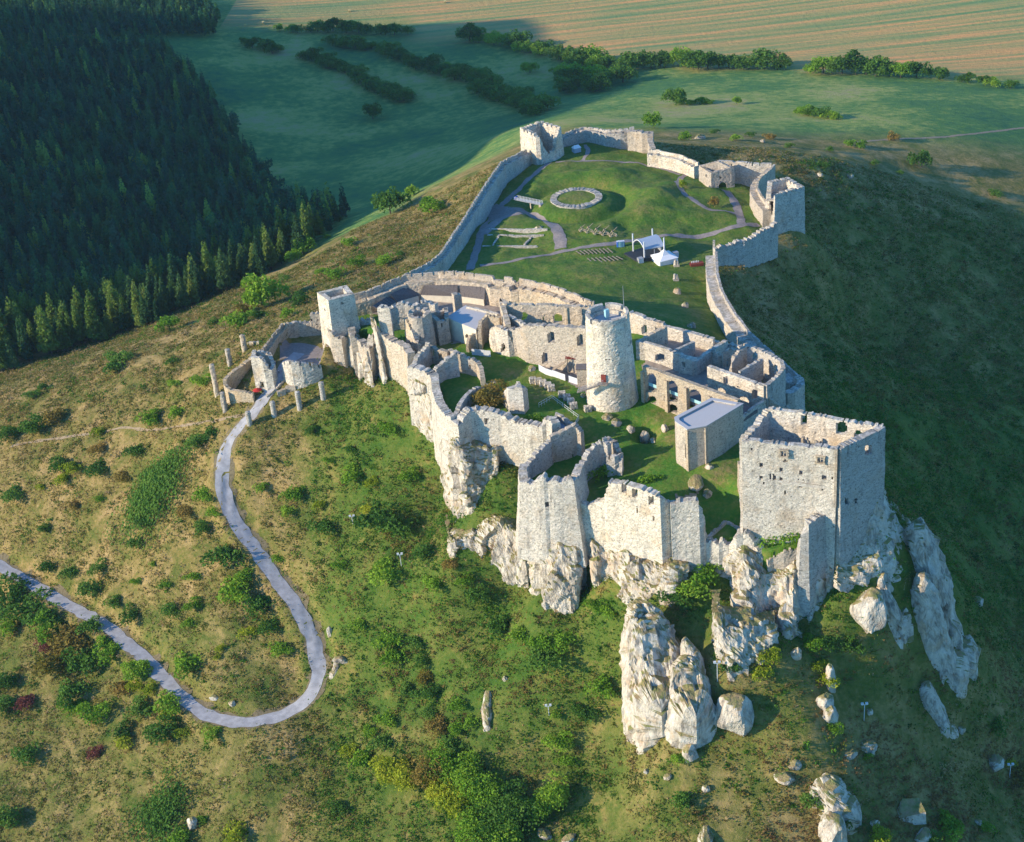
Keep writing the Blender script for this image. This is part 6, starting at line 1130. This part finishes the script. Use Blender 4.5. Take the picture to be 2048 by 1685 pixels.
# foot bridge over the moat
a = g1(1033, 410); b = g1(1083, 411); a[2] = b[2] = max(a[2], b[2])+.5; d = (b-a)/np.linalg.norm(b-a); L = np.linalg.norm(b-a)
r = rootat('foot_bridge', (a+b)/2, 'grey foot bridge with railings over the dry moat', 'bridge', rz=math.atan2(d[1], d[0])); MB().box((0, 0, 0), (L+1, 2.2, .25)).build('deck', M_GREY, r)
for y in (-1.05, 1.05):
    m = MB()
    for i in range(9): m.tube((-L/2+L*i/8, y, 0), (-L/2+L*i/8, y, 1.25), .06, n=5)
    for z in (.45, .85, 1.25): m.tube((-L/2, y, z), (L/2, y, z), .05, n=5)
    m.build('railing', M_METAL, r)
m = MB(); m.box((1.0, 0, -1.6), (.5, .5, 3.2)); m.box((L/2, 0, -1.4), (1.2, 2.4, 2.6)); m.build('pier', M_WALL, r); MB().box((-L/2-.2, 0, .6), (.15, 2.2, 1.1)).build('gate', M_BLUE, r)
q = g1(1153, 304); r = rootat('ticket_tent', q, 'little pale blue tent in the shadow of the north curtain wall', 'tent', rz=.4); MB().box((0, 0, 1.1), (3.4, 3., 2.2)).build('tent_wall', M_BLUEC, r)
mk('tent_roof', [(-1.9, -1.7, 2.2), (1.9, -1.7, 2.2), (1.9, 1.7, 2.2), (-1.9, 1.7, 2.2), (-1.2, 0, 3.4), (1.2, 0, 3.4)], [np.array([[0, 1, 5, 4], [2, 3, 4, 5]]), np.array([[1, 2, 5], [3, 0, 4]])], M_FABRIC, r)
# floodlights on poles
for px, py, pt, lb in ((1435,1362,1327,'thin floodlight pole in the shadow right of the lone crag'),(1728,1441,1410,'floodlight pole with two lamps on the brown weedy slope'),(1098,1430,1413,'white floodlight pole in the foreground weeds'),(706,1049,1034,'white floodlight pole above the road on the grass slope'),(803,1133,1110,'white floodlight pole near the dark bushes'),(2019,1556,1531,'floodlight pole at the far right bottom')):
    q = g1(px, py); h = H(q, pt)-q[2]; r = rootat('floodlight_pole', q, lb, 'floodlight', 'floodlights on the castle slope'); MB().tube((0, 0, -.3), (0, 0, h), .12, .1, 6).build('pole', M_METAL, r)
    MB().box((0, 0, h), (1.6, .14, .14)).build('crossbar', M_METAL, r)
    for s_ in (-.6, .6): MB().box((s_, .15, h+.3), (.7, .5, .5), 0).build('lamp', M_METAL, r)
# hay bales
for px, py, lb in ((699,24,'round straw bale on the stubble field, near the left'),(890,6,'round straw bale at the very top of the stubble field'),(527,48,'round straw bale in the shade by the forest corner')):
    q = g1(px, py); r = MB(); r.tube((q[0]-1, q[1], q[2]+1), (q[0]+1, q[1], q[2]+1), 1.3, n=14); tag(r.build('straw_bale', M_HAY), lb, 'straw bale', 'straw bales on the far field')
# ================================================================== THINGS IN THE UPPER CASTLE
def hoard(pts, lb):
    q = [np.array(P(a, b, 18)) for a, b in pts]; r = rootat('site_hoarding', q[0], lb, 'hoarding'); bpy.context.view_layer.update()
    for a, b in zip(q[:-1], q[1:]):
        n = max(1, int(np.linalg.norm(b-a)/2.2))
        for i in range(n):
            u = a+(b-a)*(i+.5)/n; d = b-a; c = u-q[0]; z = float(gz(u[0], u[1]))-q[0][2]
            MB().box((c[0], c[1], z+1.15), (np.linalg.norm(d)/n-.06, .09, 2.3), math.atan2(d[1], d[0])).build('panel', M_CYAN if False else M_METAL, r)
hoard([(1078,741),(1092,749),(1131,762)], 'white site hoarding below the lower palace wall'); hoard([(1138,764),(1158,771)], 'short white site hoarding next to the main tower'); hoard([(944,711),(982,714)], 'white corrugated hoarding among the western ruins')
def pile(pts, lb, seed):
    rng = np.random.RandomState(seed); r = None; k = 0
    r = rootat('stone_pile', P(*pts[0], 18), lb, 'stone pile', 'stacked stones on the castle lawn'); q0 = P(*pts[0], 18)
    for px, py in pts:
        q = g1(px, py); m = MB()
        for z in range(4):
            for i in range(3):
                for j in range(2): m.box((q[0]-q0[0]+(i-1)*.75+rng.randn()*.06, q[1]-q0[1]+(j-.5)*.9+rng.randn()*.06, q[2]-q0[2]+.25+z*.46), (.68, .8, .42), .3+rng.randn()*.12)
        m.build('stone_stack', M_WALLW, r)
pile([(1066,766),(1077,768),(1086,771),(1096,776),(1103,781)], 'left stone pile stacked in four blocks on the shaded lawn', 1); pile([(1124,794),(1134,800),(1142,808),(1148,817)], 'right stone pile stacked in steps on the shaded lawn', 2); pile([(1176,823)], 'single square stack of stones at the foot of the main tower', 3)
# sunken stair pit
m = MB(); e = [P(1108,846,19.5),P(1125,836,19.5),P(1150,850,19.5),P(1128,866,19.5)]; tag(MB().prism([q[:2] for q in e], 17., 19.6).build('pit_cover', M_BLUEC), 'blue grey sheet over the sunken pit behind the white wall', 'cover')
rl = MB(); cs = [P(1078,815,18.5),P(1104,797,18.5),P(1158,835,18.5),P(1150,848,18.5)]
for a, b in zip(cs[:-1], cs[1:]):
    n = 5
    for i in range(n+1): q = a+(b-a)*i/n; z = float(gz(q[0], q[1])); rl.tube((q[0], q[1], z-.2), (q[0], q[1], z+1.6), .06, n=5)
    for hh in (.8, 1.6): rl.tube((a[0], a[1], float(gz(a[0], a[1]))+hh), (b[0], b[1], float(gz(b[0], b[1]))+hh), .06, n=5)
tag(rl.build('pit_railing', M_METAL), 'white metal railing around the sunken pit on the lawn', 'railing')
# annex by the main tower
q = P(1167, 772, 18); r = rootat('tower_annex', q, 'small stone annex with a brown timber deck left of the main tower', 'annex'); MB().box((0, 1.5, 2.4), (3.4, 3.4, 7.), -.1).build('wall', M_WALL, r)
MB().box((0, 1.5, 6.1), (3.8, 3.8, .3), -.1).build('roof', M_ROOF, r)
q2 = P(1152, 730, 20)-q; MB().box((q2[0], q2[1], 5.2), (6.4, 4.2, .25), -.12, .08).build('timber_deck', M_REDB, r)
m = MB()
for y in (-2.1, 2.1):
    for i in range(5): m.tube((q2[0]-3+1.5*i, q2[1]+y, 5.2), (q2[0]-3+1.5*i, q2[1]+y, 6.4), .05, n=4)
    m.tube((q2[0]-3.1, q2[1]+y, 6.4), (q2[0]+3.1, q2[1]+y, 6.4), .05, n=4)
m.build('deck_railing', M_WOOD, r); MB().box((q2[0]-6, q2[1]-1.2, 2.6), (6.5, 1.6, .2), -.2, -.6).build('ramp', M_WOOD, r); m = MB()
for x, y in ((-2.8, -1.8), (2.8, -1.8), (-2.8, 1.8)): m.box((q2[0]+x, q2[1]+y, 2.2), (.3, .3, 6))
m.build('deck_post', M_WOOD, r)
# red umbrella at the gate, courtyard sheds
q = g1(516, 790); r = rootat('parasol', q, 'small red parasol at the barbican end beside the road', 'parasol'); MB().tube((0, 0, -.2), (0, 0, 2.5), .06, n=6).build('pole', M_DARK, r); MB().tube((0, 0, 1.9), (0, 0, 2.6), 1.7, .05, 10).build('canopy', M_RED, r)
for px, py, lb in ((541.5,726,'dark timber door nearer the gate tower in the west wall of the gate court'),(561,701,'dark timber door farther from the gate tower in the west wall of the gate court')): pass
# people
def person(px, py, lb, shirt, legs, pose):
    q = g1(px, py); v = {}; sk = [('pel', (0, 0, .95), .15, None), ('sp', (0, 0, 1.2), .14, 'pel'), ('ch', (0, 0, 1.4), .17, 'sp'), ('nk', (0, 0, 1.52), .06, 'ch'), ('hd', (0, .01, 1.66), .11, 'nk'), ('tp', (0, .01, 1.75), .08, 'hd')]
    for s_, n_ in ((-1, 'l'), (1, 'r')):
        f = pose*s_; sk += [('hp'+n_, (.1*s_, 0, .88), .11, 'pel'), ('kn'+n_, (.11*s_, .14*f, .48), .075, 'hp'+n_), ('an'+n_, (.12*s_, .16*f-.05, .08), .045, 'kn'+n_), ('to'+n_, (.12*s_, .16*f+.1, .03), .035, 'an'+n_), ('sh'+n_, (.19*s_, 0, 1.42), .065, 'ch'), ('el'+n_, (.24*s_, -.08*f, 1.14), .045, 'sh'+n_), ('wr'+n_, (.24*s_, .06-.1*f, .9), .033, 'el'+n_), ('ha'+n_, (.24*s_, .1-.1*f, .82), .03, 'wr'+n_)]
    nm = [s[0] for s in sk]; me = bpy.data.meshes.new('body'); me.from_pydata([s[1] for s in sk], [(nm.index(s[3]), i) for i, s in enumerate(sk) if s[3]], []); o = bpy.data.objects.new('body', me); COL.objects.link(o)
    md = o.modifiers.new('s', 'SKIN'); o.modifiers.new('u', 'SUBSURF').levels = 1
    for i, s in enumerate(sk): me.skin_vertices[0].data[i].radius = (s[2], s[2])
    me.skin_vertices[0].data[0].use_root = True
    dg = bpy.context.evaluated_depsgraph_get(); nme = bpy.data.meshes.new_from_object(o.evaluated_get(dg)); bpy.data.objects.remove(o)
    z = np.array([p.center.z for p in nme.polygons]); xr = np.array([abs(p.center.x) for p in nme.polygons]); nme.materials.clear()
    for m_ in (shirt, legs, M_SKIN): nme.materials.append(m_)
    nme.polygons.foreach_set('material_index', np.where(z > 1.5, 2, np.where((z > .93) & ~((xr > .2) & (z < 1.1)), 0, np.where((xr > .2) & (z < 1.0) & (z > .75), 2, 1))).astype(np.int32))
    o = bpy.data.objects.new('person', nme); COL.objects.link(o); o.location = (q[0], q[1], q[2]+.12); o.rotation_euler = (0, 0, pose*2); tag(o, lb, 'person')
    hm = MB(); hm.tube((0, -.01, 1.68), (0, -.02, 1.79), .125, .07, 8); h = hm.build('hair', M_DARK, o)
person(558, 748, 'person in a white top walking through the outer gate', M_FABRIC, M_DARK, 1)
person(551, 730, 'person in pale clothes just inside the outer gate', M_METAL, M_BLUE, .6)

# ================================================================== the morning air
hm, hn, hb = newmat('morning_haze'); hn.nodes.remove(hb); pv = N(hn, 'ShaderNodeVolumePrincipled'); pv.inputs['Color'].default_value = (.55, .78, 1, 1); pv.inputs['Density'].default_value = HAZE; pv.inputs['Anisotropy'].default_value = .1
hn.links.new(pv.outputs[0], hn.nodes['Material Output'].inputs['Volume'])
hz = MB(); hz.box((0, 2650, (GZ.min()-1+330)/2), (7100, 5260, 330-GZ.min()+1)); o = hz.build('haze', hm); tag(o, kind='stuff')
